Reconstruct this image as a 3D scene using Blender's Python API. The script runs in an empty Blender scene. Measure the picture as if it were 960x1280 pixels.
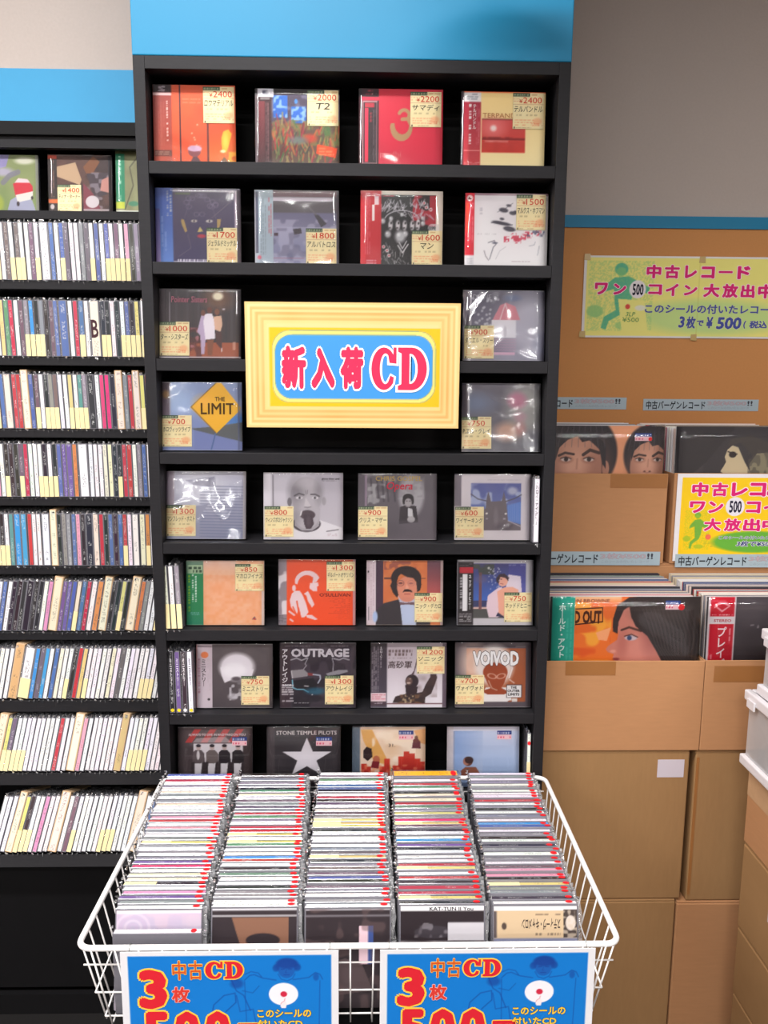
import bpy, bmesh, math, random
import numpy as np
from mathutils import Vector, Matrix

S = bpy.context.scene
COL = bpy.context.collection
R = math.radians
rnd = random.Random(7)

# ------------------------------------------------------------------ camera
YAW, PIT, ROL, CX, CY, CZ = -.0227, .1585, .0071, .0251, -1.5, 1.5
cy_, sy_, cp_, sp_, cr_, sr_ = math.cos(YAW), math.sin(YAW), math.cos(PIT), math.sin(PIT), math.cos(ROL), math.sin(ROL)
_h = Vector((-sy_, cy_, 0)); _r = Vector((cy_, sy_, 0)); _z = Vector((0, 0, 1))
FW = cp_*_h - sp_*_z; _u = sp_*_h + cp_*_z
RT = cr_*_r + sr_*_u; UP = cr_*_u - sr_*_r
CAM = Vector((CX, CY, CZ))
cam = bpy.data.cameras.new('camera'); cam_o = bpy.data.objects.new('camera', cam); COL.objects.link(cam_o)
M = Matrix.Identity(4)
for i in range(3):
    M[i][0], M[i][1], M[i][2], M[i][3] = RT[i], UP[i], -FW[i], CAM[i]
cam_o.matrix_world = M
cam.sensor_fit = 'VERTICAL'; cam.sensor_height = 24; cam.lens = 1000/1280*24
cam.clip_start = .05; cam.clip_end = 60
S.camera = cam_o

def ray(u, v): return FW*1000 + RT*(u-480) - UP*(v-640)
def onY(u, v, Y): d = ray(u, v); return CAM + d*((Y-CAM.y)/d.y)
def xat(u, Y, z):
    """X of the point at depth Y and height z seen in picture column u."""
    x = 0.
    for _ in range(4):
        d = Vector((x, Y, z))-CAM; uu = 480+1000*d.dot(RT)/d.dot(FW); x += (u-uu)*d.dot(FW)/1000
    return x
def onZ(u, v, z): d = ray(u, v); return CAM + d*((z-CAM.z)/d.z)

# ------------------------------------------------------------------ world, exposure
w = bpy.data.worlds.new('World'); S.world = w; w.use_nodes = True
w.node_tree.nodes['Background'].inputs[0].default_value = (.9, .93, 1, 1)
w.node_tree.nodes['Background'].inputs[1].default_value = .15
S.view_settings.view_transform = 'Standard'; S.view_settings.look = 'None'
S.view_settings.exposure = 0.0; S.view_settings.gamma = 1; S.view_settings.use_curve_mapping = False
S.cycles.max_bounces = 8; S.cycles.transparent_max_bounces = 24
S.cycles.use_denoising = True

CEIL = 2.9
# strips of fluorescent light along the shop ceiling
LAMPS = [(x, y) for y in (-.95, -2.7, -4.5, -6.4) for x in (-2.2, -.35)]+[(1.8, -2.7), (2.1, -4.5), (2.1, -6.4)]
LPOW = 40
for x, y in LAMPS:
    l = bpy.data.lights.new('ceiling_lamp', 'AREA'); l.shape = 'RECTANGLE'; l.size = 1.25; l.size_y = .16
    l.energy = LPOW*(1.25 if y > -1 else 1); l.color = (1, .985, .97)
    o = bpy.data.objects.new('ceiling_lamp', l); COL.objects.link(o); o.location = (x, y, CEIL-.075)

# ------------------------------------------------------------------ helpers
def lin(c):
    return tuple((v/12.92 if v <= .04045 else ((v+.055)/1.055)**2.4) for v in (x/255 for x in c[:3]))
def tag(o, label=None, cat=None, group=None, kind=None):
    if label: o['label'] = label
    if cat: o['category'] = cat
    if group: o['group'] = group
    if kind: o['kind'] = kind
    return o
def link(name, me, parent=None, loc=None, mat=None):
    o = bpy.data.objects.new(name, me); COL.objects.link(o)
    if parent: o.parent = parent
    if loc is not None: o.location = loc
    if mat is not None and me is not None and len(me.materials) == 0: me.materials.append(mat)
    return o
def empty(name, loc=(0, 0, 0), rot=(0, 0, 0)):
    o = bpy.data.objects.new(name, None); COL.objects.link(o); o.location = loc; o.rotation_euler = rot; o.empty_display_size = .02
    return o
MATS = {}
def mat(name, col=None, rough=.5, spec=.5, noise=0, nscale=40, bump=0, stretch=(1, 1, 1), coat=0, emit=0, metal=0):
    if name in MATS: return MATS[name]
    m = bpy.data.materials.new(name); m.use_nodes = True; nt = m.node_tree; b = nt.nodes['Principled BSDF']
    b.inputs['Roughness'].default_value = rough; b.inputs['Specular IOR Level'].default_value = spec
    b.inputs['Coat Weight'].default_value = coat; b.inputs['Coat Roughness'].default_value = .08; b.inputs['Metallic'].default_value = metal
    c = lin(col)+(1,)
    b.inputs['Base Color'].default_value = c
    if emit:
        b.inputs['Emission Color'].default_value = c; b.inputs['Emission Strength'].default_value = emit
    if noise or bump:
        tc = nt.nodes.new('ShaderNodeTexCoord'); mp = nt.nodes.new('ShaderNodeMapping'); mp.inputs['Scale'].default_value = stretch
        n = nt.nodes.new('ShaderNodeTexNoise'); n.inputs['Scale'].default_value = nscale; n.inputs['Detail'].default_value = 4
        nt.links.new(tc.outputs['Object'], mp.inputs['Vector']); nt.links.new(mp.outputs[0], n.inputs['Vector'])
        if noise:
            mx = nt.nodes.new('ShaderNodeMix'); mx.data_type = 'RGBA'
            mx.inputs['A'].default_value = tuple(v*(1-noise) for v in c[:3])+(1,); mx.inputs['B'].default_value = tuple(min(1, v*(1+noise)) for v in c[:3])+(1,)
            nt.links.new(n.outputs['Fac'], mx.inputs['Factor']); nt.links.new(mx.outputs['Result'], b.inputs['Base Color'])
        if bump:
            bp = nt.nodes.new('ShaderNodeBump'); bp.inputs['Strength'].default_value = bump; bp.inputs['Distance'].default_value = .002
            nt.links.new(n.outputs['Fac'], bp.inputs['Height']); nt.links.new(bp.outputs[0], b.inputs['Normal'])
    MATS[name] = m
    return m
def flat(col):
    return mat('ink_%d_%d_%d' % tuple(col), col, .6, .2)

def box_bm(bm, x0, x1, y0, y1, z0, z1):
    v = [bm.verts.new(p) for p in ((x0, y0, z0), (x1, y0, z0), (x1, y1, z0), (x0, y1, z0), (x0, y0, z1), (x1, y0, z1), (x1, y1, z1), (x0, y1, z1))]
    for f in ((0, 3, 2, 1), (4, 5, 6, 7), (0, 1, 5, 4), (1, 2, 6, 5), (2, 3, 7, 6), (3, 0, 4, 7)): bm.faces.new([v[i] for i in f])
    return v
def box(name, x0, x1, y0, y1, z0, z1, m, parent=None, bevel=0, local=False):
    """A box in world coordinates, its origin at the middle of its base (unless LOCAL: coordinates of the parent)."""
    bm = bmesh.new(); cx, cy = (x0+x1)/2, (y0+y1)/2
    box_bm(bm, x0-cx, x1-cx, y0-cy, y1-cy, 0, z1-z0)
    if bevel: bmesh.ops.bevel(bm, geom=bm.edges[:], offset=bevel, segments=2, affect='EDGES', profile=.5)
    me = bpy.data.meshes.new(name); bm.to_mesh(me); bm.free()
    o = link(name, me, parent, mat=m)
    p = Vector((cx, cy, z0))
    if parent and not local: p = p - parent.location
    o.location = p
    return o
def mesh(name, verts, faces, m=None, smooth=False):
    me = bpy.data.meshes.new(name); me.from_pydata(verts, [], faces); me.update()
    if m: me.materials.append(m)
    if smooth: me.polygons.foreach_set('use_smooth', [True]*len(me.polygons))
    return me

# ---- 2D painting: a print is a fine sheet whose vertices carry the ink
class Cv:
    def __init__(s, x0, y0, x1, y1, nx=104, ny=None, bg=(255, 255, 255), seed=1):
        s.rect = (x0, y0, x1, y1); s.nx = nx; s.ny = ny or max(8, int(nx*abs(y1-y0)/abs(x1-x0)))
        gx = x0+(np.arange(2*s.nx)+.5)/(2*s.nx)*(x1-x0); gy = y0+(np.arange(2*s.ny)+.5)/(2*s.ny)*(y1-y0)
        s.X, s.Y = np.meshgrid(gx, gy); s.px = (x1-x0)/(2*s.nx)
        s.A = np.empty(s.X.shape+(3,)); s.A[:] = np.array(bg)/255; s.rng = np.random.RandomState(seed); s.clip = None
    def put(s, m, col, a=1.):
        m = np.clip(m, 0, 1)*a
        if s.clip is not None: m = m*s.clip
        s.A = s.A*(1-m[..., None])+np.array(col)/255*m[..., None]; return s
    def r(s, x0, y0, x1, y1, col, a=1., soft=0):
        if soft: m = np.clip(np.minimum(np.minimum(s.X-x0, x1-s.X), np.minimum(s.Y-y0, y1-s.Y))/soft+.5, 0, 1)
        else: m = ((s.X >= x0) & (s.X < x1) & (s.Y >= y0) & (s.Y < y1)).astype(float)
        return s.put(m, col, a)
    def e(s, cx, cy, rx, ry, col, a=1., soft=0, rot=0, ring=0):
        c, n = math.cos(rot), math.sin(rot); dx, dy = s.X-cx, s.Y-cy
        d = np.sqrt(((c*dx+n*dy)/rx)**2+((-n*dx+c*dy)/ry)**2)
        k = min(rx, ry)/max(soft, s.px)
        if ring: return s.put(np.clip((ring/2/min(rx, ry)-abs(d-1))*k+.5, 0, 1), col, a)
        return s.put(np.clip((1-d)*k+.5, 0, 1), col, a)
    def p(s, pts, col, a=1.):
        ins = np.zeros(s.X.shape, bool); n = len(pts)
        for i in range(n):
            (xa, ya), (xb, yb) = pts[i], pts[(i+1) % n]
            if ya == yb: continue
            ins ^= ((ya > s.Y) != (yb > s.Y)) & (s.X < (xb-xa)*(s.Y-ya)/(yb-ya)+xa)
        return s.put(ins.astype(float), col, a)
    def l(s, pts, wd, col, a=1.):
        m = np.zeros(s.X.shape)
        for (xa, ya), (xb, yb) in zip(pts, pts[1:]):
            dx, dy = xb-xa, yb-ya; L = dx*dx+dy*dy+1e-9
            t = np.clip(((s.X-xa)*dx+(s.Y-ya)*dy)/L, 0, 1)
            d = np.hypot(s.X-xa-t*dx, s.Y-ya-t*dy); m = np.maximum(m, np.clip((wd/2-d)/s.px+.5, 0, 1))
        return s.put(m, col, a)
    def noise(s, cell):
        h, wd = s.X.shape; cx = cell/s.px; gy, gx = int(h/cx)+3, int(wd/cx)+3
        g = s.rng.rand(gy, gx); yy = np.arange(h)/cx; xx = np.arange(wd)/cx
        iy, ix = yy.astype(int), xx.astype(int); fy, fx = yy-iy, xx-ix
        fy = (fy*fy*(3-2*fy))[:, None]; fx = (fx*fx*(3-2*fx))[None]
        return (g[iy][:, ix]*(1-fy)*(1-fx)+g[iy+1][:, ix]*fy*(1-fx)+g[iy][:, ix+1]*(1-fy)*fx+g[iy+1][:, ix+1]*fy*fx)
    def n(s, cell, col, a=.5, thr=None, k=6, box=None):
        m = s.noise(cell)
        if thr is not None: m = np.clip((m-thr)*k+.5, 0, 1)
        if box: m = m*((s.X >= box[0]) & (s.X < box[2]) & (s.Y >= box[1]) & (s.Y < box[3]))
        return s.put(m, col, a)
    def g(s, x0, y0, x1, y1, c0, c1, hor=False, a=1.):
        t = np.clip((s.X-x0)/(x1-x0) if hor else (s.Y-y0)/(y1-y0), 0, 1)[..., None]
        cc = np.array(c0)/255*(1-t)+np.array(c1)/255*t
        m = (((s.X >= x0) & (s.X < x1) & (s.Y >= y0) & (s.Y < y1))*a)[..., None]
        if s.clip is not None: m = m*s.clip[..., None]
        s.A = s.A*(1-m)+cc*m; return s
    def tx(s, x0, y0, x1, y1, col, rows, a=.8, vert=False, fill=.5, word=3.):
        """Rows of print too small to read: broken strokes."""
        n = rows; L = (y1-y0) if vert else (x1-x0); T = ((x1-x0) if vert else (y1-y0))/n
        for i in range(n):
            q = 0
            while q < L:
                ln = T*word*s.rng.uniform(.25, 1)
                e = min(L, q+ln)
                if s.rng.rand() < .85:
                    c0 = (x0 if vert else y0)+i*T+T*.25; c1 = c0+T*fill
                    if vert: s.r(c0, y0+q, c1, y0+e, col, a)
                    else: s.r(x0+q, c0, x0+e, c1, col, a)
                q = e+T*.35
        return s
    def out(s):
        a = s.A.reshape(s.ny, 2, s.nx, 2, 3).mean((1, 3)); a = np.clip(a, 0, 1)
        return np.where(a <= .04045, a/12.92, ((a+.055)/1.055)**2.4)

def ink_mat(name='printed_ink', rough=.45, coat=0.):
    if name in MATS: return MATS[name]
    m = mat(name, (255, 255, 255), rough, .35, coat=coat); nt = m.node_tree
    a = nt.nodes.new('ShaderNodeVertexColor'); a.layer_name = 'ink'
    nt.links.new(a.outputs['Color'], nt.nodes['Principled BSDF'].inputs['Base Color']); return m
INK = ink_mat(); INKG = ink_mat('glossy_printed_ink', .4, .12)

def sheet_mesh(name, cv, w, h, sub=None, m=None, bend=None):
    """Upright sheet facing -Y; the canvas rect maps to x -w/2..w/2, z 0..h; SUB cuts a piece out in canvas coordinates."""
    a = cv.out(); x0, y0, x1, y1 = cv.rect
    i0, i1, j0, j1 = 0, cv.nx-1, 0, cv.ny-1
    if sub:
        f = lambda t, n: int(round(min(1, max(0, t))*(n-1)))
        i0, i1 = f((sub[0]-x0)/(x1-x0), cv.nx), f((sub[2]-x0)/(x1-x0), cv.nx); j0, j1 = f((sub[1]-y0)/(y1-y0), cv.ny), f((sub[3]-y0)/(y1-y0), cv.ny)
    nx, ny = i1-i0+1, j1-j0+1
    gx, gy = np.meshgrid(np.arange(i0, i1+1)/(cv.nx-1), np.arange(j0, j1+1)/(cv.ny-1))
    co = np.zeros((ny*nx, 3), np.float32); co[:, 0] = (gx.ravel()-.5)*w; co[:, 2] = (1-gy.ravel())*h
    if bend: co[:, 1] = bend(co[:, 0], co[:, 2])
    col = np.ones((ny*nx, 4), np.float32); col[:, :3] = a[j0:j1+1, i0:i1+1].reshape(-1, 3)
    me = bpy.data.meshes.new(name); me.vertices.add(nx*ny); me.vertices.foreach_set('co', co.ravel())
    q = (np.arange(ny-1)[:, None]*nx+np.arange(nx-1)[None]).ravel()
    F = np.stack([q+nx, q+nx+1, q+1, q], 1).astype(np.int32); nf = len(F)
    me.loops.add(nf*4); me.polygons.add(nf)
    me.loops.foreach_set('vertex_index', F.ravel()); me.polygons.foreach_set('loop_start', np.arange(nf, dtype=np.int32)*4); me.polygons.foreach_set('loop_total', np.full(nf, 4, np.int32))
    me.update(calc_edges=True)
    ca = me.color_attributes.new('ink', 'FLOAT_COLOR', 'POINT'); ca.data.foreach_set('color', col.ravel())
    me.materials.append(m or INK)
    return me

TXT = {}
def text_base(s, res, shear, space, line):
    k = (s, res, shear, space, line)
    if k not in TXT:
        c = bpy.data.curves.new('lettering', 'FONT'); c.body = s; c.resolution_u = res; c.shear = shear; c.space_character = space; c.space_line = line
        c.align_x = 'CENTER'
        o = bpy.data.objects.new('lettering', c); m = bpy.data.meshes.new_from_object(o)
        co = np.empty(len(m.vertices)*3, np.float32); m.vertices.foreach_get('co', co)
        TXT[k] = (co.reshape(-1, 3), [tuple(p.vertices) for p in m.polygons]); bpy.data.objects.remove(o); bpy.data.curves.remove(c); bpy.data.meshes.remove(m)
    return TXT[k]
def text_raw(s, off=0., res=2, shear=0., space=1., line=1.):
    """Outline lettering; made bolder by laying shifted copies of each glyph over one another."""
    co, fs = text_base(s, res, shear, space, line)
    if off <= .004 or not len(co): return co, fs
    C_, F_ = [co], list(fs); n = len(co); i = 1
    for rad, k in ((off, 8 if off < .06 else 12),)+(((off*.5, 6),) if off > .07 else ()):
        for j in range(k):
            a = 2*math.pi*j/k+.2; C_.append(co+np.array([rad*math.cos(a), rad*math.sin(a), i*8e-6], np.float32)); F_ += [tuple(v+n*i for v in f) for f in fs]; i += 1
    return np.concatenate(C_), F_
class Surf:
    """The face of a thing onto which print goes: canvas rect -> local x, z of the parent, at local depth y (towards -Y)."""
    def __init__(s, parent, rect, w, h, y):
        s.p, s.rect, s.w, s.h, s.y = parent, rect, w, h, y
    def xz(s, x, y):
        x0, y0, x1, y1 = s.rect
        return ((x-x0)/(x1-x0)-.5)*s.w, (1-(y-y0)/(y1-y0))*s.h
    def text(s, st, rect, col, off=0., out=None, outw=.03, vert=False, name='lettering', dy=0., flip=False, shear=0., space=1., res=2):
        if vert: st = '\n'.join('｜' if ch == 'ー' else ch for ch in st)
        co, fs = text_raw(st, off, res, shear, space, .95 if vert else 1.)
        if not len(co): return
        mn, mx = co.min(0), co.max(0); ax, az = s.xz(rect[0], rect[3]); bx, bz = s.xz(rect[2], rect[1])
        kx, kz = (bx-ax)/max(1e-6, mx[0]-mn[0]), (bz-az)/max(1e-6, mx[1]-mn[1])
        def mk(co, y, c, nm):
            X = (co[:, 0]-mn[0])*kx+ax; Z = (co[:, 1]-mn[1])*kz+az
            if flip: X = ax+bx-X; Z = az+bz-Z
            V = [(float(a), y-float(d_), float(b)) for a, b, d_ in zip(X, Z, co[:, 2])]
            return link(nm, mesh(nm, V, fs_, flat(c)), s.p)
        if out:
            co2, fs_ = text_raw(st, off+outw, res, shear, space, .95 if vert else 1.)
            mk(co2, s.y+dy, out, name+'_outline')
        fs_ = fs
        return mk(co, s.y+dy-.0002, col, name)
    def poly(s, pts, col, name='printed_shape', dy=0.):
        V = [(a, s.y+dy, b) for a, b in (s.xz(*q) for q in pts)]
        return link(name, mesh(name, V, [tuple(range(len(V)))[::-1]], flat(col)), s.p)
def arc(cx, cy, rx, ry, a0, a1, n=14):
    return [(cx+rx*math.cos(R(a0+(a1-a0)*i/n)), cy-ry*math.sin(R(a0+(a1-a0)*i/n))) for i in range(n+1)]

BLACKW = mat('black_laminate', (33, 32, 35), .5, .2, noise=.25, nscale=30, stretch=(1, 1, 12), bump=.03)
CYAN = mat('cyan_paint', (6, 122, 164), .5, .4, noise=.03, nscale=8)
CYAN2 = mat('cyan_card', (62, 150, 196), .55, .3, noise=.03, nscale=30)
BEIGE = mat('beige_wallpaper', (186, 174, 167), .8, .2, noise=.05, nscale=160, bump=.25)
CARD = mat('cardboard', (184, 134, 94), .8, .2, noise=.07, nscale=25, stretch=(1, 1, 6), bump=.1)
CARD2 = mat('cardboard_olive', (160, 122, 82), .8, .2, noise=.07, nscale=25, stretch=(6, 1, 1), bump=.1)
TAPE = mat('brown_parcel_tape', (158, 106, 60), .3, .5, noise=.05, nscale=40)
CTAPE = mat('clear_parcel_tape', (196, 158, 122), .22, .6, noise=.08, nscale=60, bump=.2)
PAPER = mat('white_paper', (232, 230, 232), .6, .3)
WIREM = mat('white_coated_wire', (244, 240, 238), .35, .5)
GREY = mat('smoky_case_plastic', (116, 114, 122), .22, .6, coat=.4)
TRAY = mat('dark_case_plastic', (38, 36, 42), .2, .6, coat=.4)

def film_mat(name, k, rough, bump, scale, haze=0.):
    m = bpy.data.materials.new(name); m.use_nodes = True; nt = m.node_tree; nt.nodes.clear(); N = nt.nodes.new; Lk = nt.links.new
    o = N('ShaderNodeOutputMaterial'); t = N('ShaderNodeBsdfTransparent'); g = N('ShaderNodeBsdfGlossy'); g.inputs['Roughness'].default_value = rough
    fr = N('ShaderNodeFresnel'); fr.inputs['IOR'].default_value = 1.5
    mu = N('ShaderNodeMath'); mu.operation = 'MULTIPLY'; mu.inputs[1].default_value = k; mu.use_clamp = True
    mx = N('ShaderNodeMixShader'); tc = N('ShaderNodeTexCoord'); oi = N('ShaderNodeObjectInfo'); ad = N('ShaderNodeVectorMath'); ad.operation = 'ADD'
    sc = N('ShaderNodeVectorMath'); sc.operation = 'SCALE'; sc.inputs['Scale'].default_value = 9
    cmb = N('ShaderNodeCombineXYZ'); Lk(oi.outputs['Random'], cmb.inputs[0]); Lk(oi.outputs['Random'], cmb.inputs[2]); Lk(cmb.outputs[0], sc.inputs[0])
    Lk(tc.outputs['Object'], ad.inputs[0]); Lk(sc.outputs[0], ad.inputs[1])
    n = N('ShaderNodeTexNoise'); n.inputs['Scale'].default_value = scale; n.inputs['Detail'].default_value = 1.5; n.inputs['Distortion'].default_value = .8; Lk(ad.outputs[0], n.inputs['Vector'])
    b = N('ShaderNodeBump'); b.inputs['Strength'].default_value = bump; b.inputs['Distance'].default_value = .01; Lk(n.outputs['Fac'], b.inputs['Height'])
    Lk(b.outputs[0], g.inputs['Normal']); Lk(b.outputs[0], fr.inputs['Normal']); Lk(fr.outputs[0], mu.inputs[0]); Lk(mu.outputs[0], mx.inputs[0])
    if haze:
        d = N('ShaderNodeBsdfDiffuse'); d.inputs['Color'].default_value = (.8, .8, .83, 1); m2 = N('ShaderNodeMixShader'); m2.inputs[0].default_value = haze
        Lk(t.outputs[0], m2.inputs[1]); Lk(d.outputs[0], m2.inputs[2]); Lk(m2.outputs[0], mx.inputs[1])
    else: Lk(t.outputs[0], mx.inputs[1])
    Lk(g.outputs[0], mx.inputs[2]); Lk(mx.outputs[0], o.inputs[0]); MATS[name] = m
    return m
FILM = film_mat('clear_sleeve_film', .9, .05, .08, 11)
FILMW = film_mat('wrinkled_sleeve_film', 2.6, .09, .75, 10)
FILMH = film_mat('crinkled_sleeve_edge', 3.0, .12, 1., 90, haze=.3)
CLEAR = film_mat('milky_clear_plastic', 2.0, .12, .1, 20, haze=.55)

def spine_mat(name, merged=False):
    m = mat(name, (255, 255, 255), .3, .4, coat=.35); nt = m.node_tree; N = nt.nodes.new; Lk = nt.links.new; b = nt.nodes['Principled BSDF']
    sx = N('ShaderNodeSeparateXYZ')
    if merged:
        a1 = N('ShaderNodeAttribute'); a1.attribute_name = 'case_xyz'; Lk(a1.outputs['Vector'], sx.inputs[0])
        a2 = N('ShaderNodeAttribute'); a2.attribute_name = 'case_ink'; colour = a2.outputs['Color']; RND = a2.outputs['Alpha']
    else:
        oi = N('ShaderNodeObjectInfo'); tc = N('ShaderNodeTexCoord'); Lk(tc.outputs['Object'], sx.inputs[0]); colour = oi.outputs['Color']; RND = oi.outputs['Random']
    def mth(op, a, bb=None, c=None):
        n = N('ShaderNodeMath'); n.operation = op
        for i, v in enumerate((a, bb, c)):
            if v is None: continue
            if isinstance(v, (int, float)): n.inputs[i].default_value = v
            else: Lk(v, n.inputs[i])
        return n.outputs[0]
    rd = mth('MULTIPLY', RND, 17.3)
    cb = N('ShaderNodeCombineXYZ'); Lk(mth('MULTIPLY_ADD', sx.outputs[0], 700, rd), cb.inputs[0]); Lk(mth('MULTIPLY_ADD', sx.outputs[2], 420, rd), cb.inputs[1]); Lk(rd, cb.inputs[2])
    n = N('ShaderNodeTexNoise'); n.inputs['Scale'].default_value = 1; n.inputs['Detail'].default_value = 1; Lk(cb.outputs[0], n.inputs['Vector'])
    st = mth('GREATER_THAN', n.outputs['Fac'], .55)
    band = mth('LESS_THAN', mth('ABSOLUTE', sx.outputs[0]), .0021)
    c2 = N('ShaderNodeCombineXYZ'); Lk(mth('MULTIPLY_ADD', sx.outputs[2], 26, rd), c2.inputs[0]); Lk(rd, c2.inputs[1])
    n2 = N('ShaderNodeTexNoise'); n2.inputs['Scale'].default_value = 1; Lk(c2.outputs[0], n2.inputs['Vector'])
    msk = mth('MULTIPLY', mth('MULTIPLY', st, band), mth('MULTIPLY', mth('GREATER_THAN', n2.outputs['Fac'], .5), .55))
    hs = N('ShaderNodeSeparateColor'); Lk(colour, hs.inputs[0])
    dark = mth('LESS_THAN', mth('ADD', hs.outputs[0], hs.outputs[1]), .55)
    tcm = N('ShaderNodeCombineColor')
    for i in range(3): Lk(mth('MULTIPLY_ADD', dark, .6, .06), tcm.inputs[i])
    mx = N('ShaderNodeMix'); mx.data_type = 'RGBA'; Lk(msk, mx.inputs['Factor']); Lk(colour, mx.inputs['A']); Lk(tcm.outputs[0], mx.inputs['B'])
    Lk(mx.outputs['Result'], b.inputs['Base Color']); return m
SPINE = spine_mat('printed_spine'); SPINE_M = spine_mat('printed_spine_rows', True)
def objcol_mat(name, rough):
    m = mat(name, (255, 255, 255), rough, .3); oi = m.node_tree.nodes.new('ShaderNodeObjectInfo')
    m.node_tree.links.new(oi.outputs['Color'], m.node_tree.nodes['Principled BSDF'].inputs['Base Color']); return m
SLEEVEPAPER = objcol_mat('record_sleeve_card', .5)
TAGM = mat('yellow_price_paper', (238, 220, 168), .6, .2, noise=.1, nscale=420)
DOT = mat('red_dot_sticker', (232, 30, 40), .5, .3)
# ================================================================== THE SETTING
def struct(o): o['kind'] = 'structure'; return o
struct(box('floor', -3.2, 3.4, -8.2, .9, -.05, 0, mat('grey_floor', (30, 28, 28), .5, .3, noise=.06, nscale=6)))
struct(box('ceiling', -3.2, 3.4, -8.2, .9, CEIL, CEIL+.05, mat('white_ceiling', (225, 225, 222), .8, .2, noise=.03, nscale=60)))
struct(box('wall_left', -3.2, -3.1, -8.2, .9, 0, CEIL, BEIGE)); struct(box('wall_right', 3.3, 3.4, -8.2, .9, 0, CEIL, BEIGE))
struct(box('wall_front', -3.1, 3.3, -8.2, -8.1, 0, CEIL, BEIGE)); struct(box('wall_back', -3.1, 3.3, .8, .9, 0, CEIL, BEIGE))
LU = .36   # front plane of the rear left rack's upper half
# boxed-in wall above the left rack, with its cyan band
struct(box('wall_left_bulkhead', -3.1, -.384, LU+.004, .8, 2.163, CEIL, BEIGE))
struct(box('trim_1', -3.1, -.384, LU, .8, 2.057, 2.163, CYAN2))
# column face above the middle rack
struct(box('wall_column_face', -.383, .383, 0.001, .36, 2.0595, CEIL, CYAN, bevel=.002))
# right-hand wall: cyan rail and brown board under it
BOARD = mat('brown_board', (200, 140, 86), .7, .2, noise=.06, nscale=220)
struct(box('trim_2', .383, 3.3, .785, .8, 1.93, 1.962, CYAN))
struct(box('wall_back_panel', .383, 3.3, .79, .7999, 0, 1.93, BOARD))

for x, y in LAMPS:
    t = empty('ceiling_light', (x, y, CEIL))
    tag(t, 'long fluorescent ceiling light of the shop', 'ceiling light', 'fluorescent ceiling lights')
    box('housing', -.66, .66, -.12, .12, -.06, 0, mat('white_enamel', (235, 235, 232), .4), t, .004, True)
    box('diffuser', -.63, .63, -.09, .09, -.068, -.0605, mat('lit_diffuser', (255, 250, 245), .5, emit=2.2), t, 0, True)

# dark rounded fitting hanging just above the frame, whose shadow falls on the cyan column
fx = empty('ceiling_fitting', (.235, -.28, 2.215))
tag(fx, 'dark rounded fitting hanging in front of the cyan column at the top edge', 'fitting')
bm = bmesh.new(); bmesh.ops.create_uvsphere(bm, u_segments=28, v_segments=14, radius=.15)
for v in bm.verts:
    v.co.z = max(v.co.z, 0)*.5 if v.co.z > 0 else v.co.z*.3
me = bpy.data.meshes.new('shade'); bm.to_mesh(me); bm.free()
me.polygons.foreach_set('use_smooth', [True]*len(me.polygons)); link('shade', me, fx, mat=mat('dark_metal', (40, 42, 46), .4, .5))
box('stem', -.01, .01, -.01, .01, .05, CEIL-2.215, mat('dark_metal'), fx, 0, True)

# ================================================================== MIDDLE RACK
HW, PP, Z0, BT, INS = .382, .172, 1.8869, .0215, .0206
ZB = [Z0-PP*i for i in range(8)]      # tops of the boards
rack = empty('cd_rack', (0, 0, 0))
tag(rack, 'tall black laminate CD rack with face-out covers, under the cyan column', 'rack')
box('side_panel', -HW, -HW+INS, 0, .165, 0, 2.059, BLACKW, rack, .0008)
box('side_panel', HW-INS, HW, 0, .165, 0, 2.059, BLACKW, rack, .0008)
box('top_panel', -HW+INS, HW-INS, 0, .165, 2.0375, 2.059, BLACKW, rack, .0008)
box('back_panel', -HW+INS, HW-INS, .15, .165, .1, 2.0375, mat('black_back', (13, 12, 14), .6, .2, noise=.2, nscale=20), rack)
for i, z in enumerate(ZB[:8]+[.51, .34]):
    box('shelf_board', -HW+INS, HW-INS, .0015, .15, z-BT, z, BLACKW, rack, .0008)
box('kickboard', -HW+INS, HW-INS, .01, .03, 0, .12, BLACKW, rack)

# ================================================================== REAR LEFT RACK
# base height and front plane of each row
LROW = [(1.8735, .37, 0), (1.7215, LU, 0), (1.5545, LU, 0), (1.391, LU+.005, 0), (1.2325, LU+.005, 0), (1.0695, LU, 0), (.9105, LU-.005, 0), (.7505, .33, 6), (.594, .275, 15), (.431, .205, 22)]
lr = empty('cd_rack', (-.9, LU, 0))
tag(lr, 'long black CD rack filled with spine-out CDs, behind on the left', 'rack')
LX0, LX1 = -1.25, -.388
box('side_panel', LX1-.02, LX1, LU, .66, 0, 2.057, BLACKW, lr)
box('side_panel', LX0, LX0+.02, LU, .66, 0, 2.057, BLACKW, lr)
box('back_panel', LX0+.02, LX1-.02, .645, .66, .05, 2.03, mat('black_back'), lr)
box('top_panel', LX0+.02, LX1-.02, LU, .645, 2.03, 2.057, mat('black_back'), lr)
box('top_rail', LX0+.02, LX1-.02, LU+.012, LU+.028, 2.006, 2.03, BLACKW, lr)
for i, (z, y, tl) in enumerate(LROW):
    th = .018 if i < 7 else .027
    b = box('shelf_board', LX0+.021, LX1-.021, y-.004, y+.16 if i > 5 else .64, z-th, z, BLACKW, lr, .0008)
    if tl: b.rotation_euler.x = -R(tl)
    if tl:   # tilt about the front top edge
        c = Vector((0, (b.dimensions.y)/2, 0)); d = z-(z-th)
        b.location = Vector(((LX0+LX1)/2, y-.004, z))-lr.location+Matrix.Rotation(-R(tl), 3, 'X') @ Vector((0, (.164)/2, -th))
box('base_panel', LX0, LX1, .24, .26, .06, .40, mat('black_back'), lr)
box('base_panel', LX0, LX1, .225, .24, 0, .052, mat('black_back'), lr)
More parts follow.
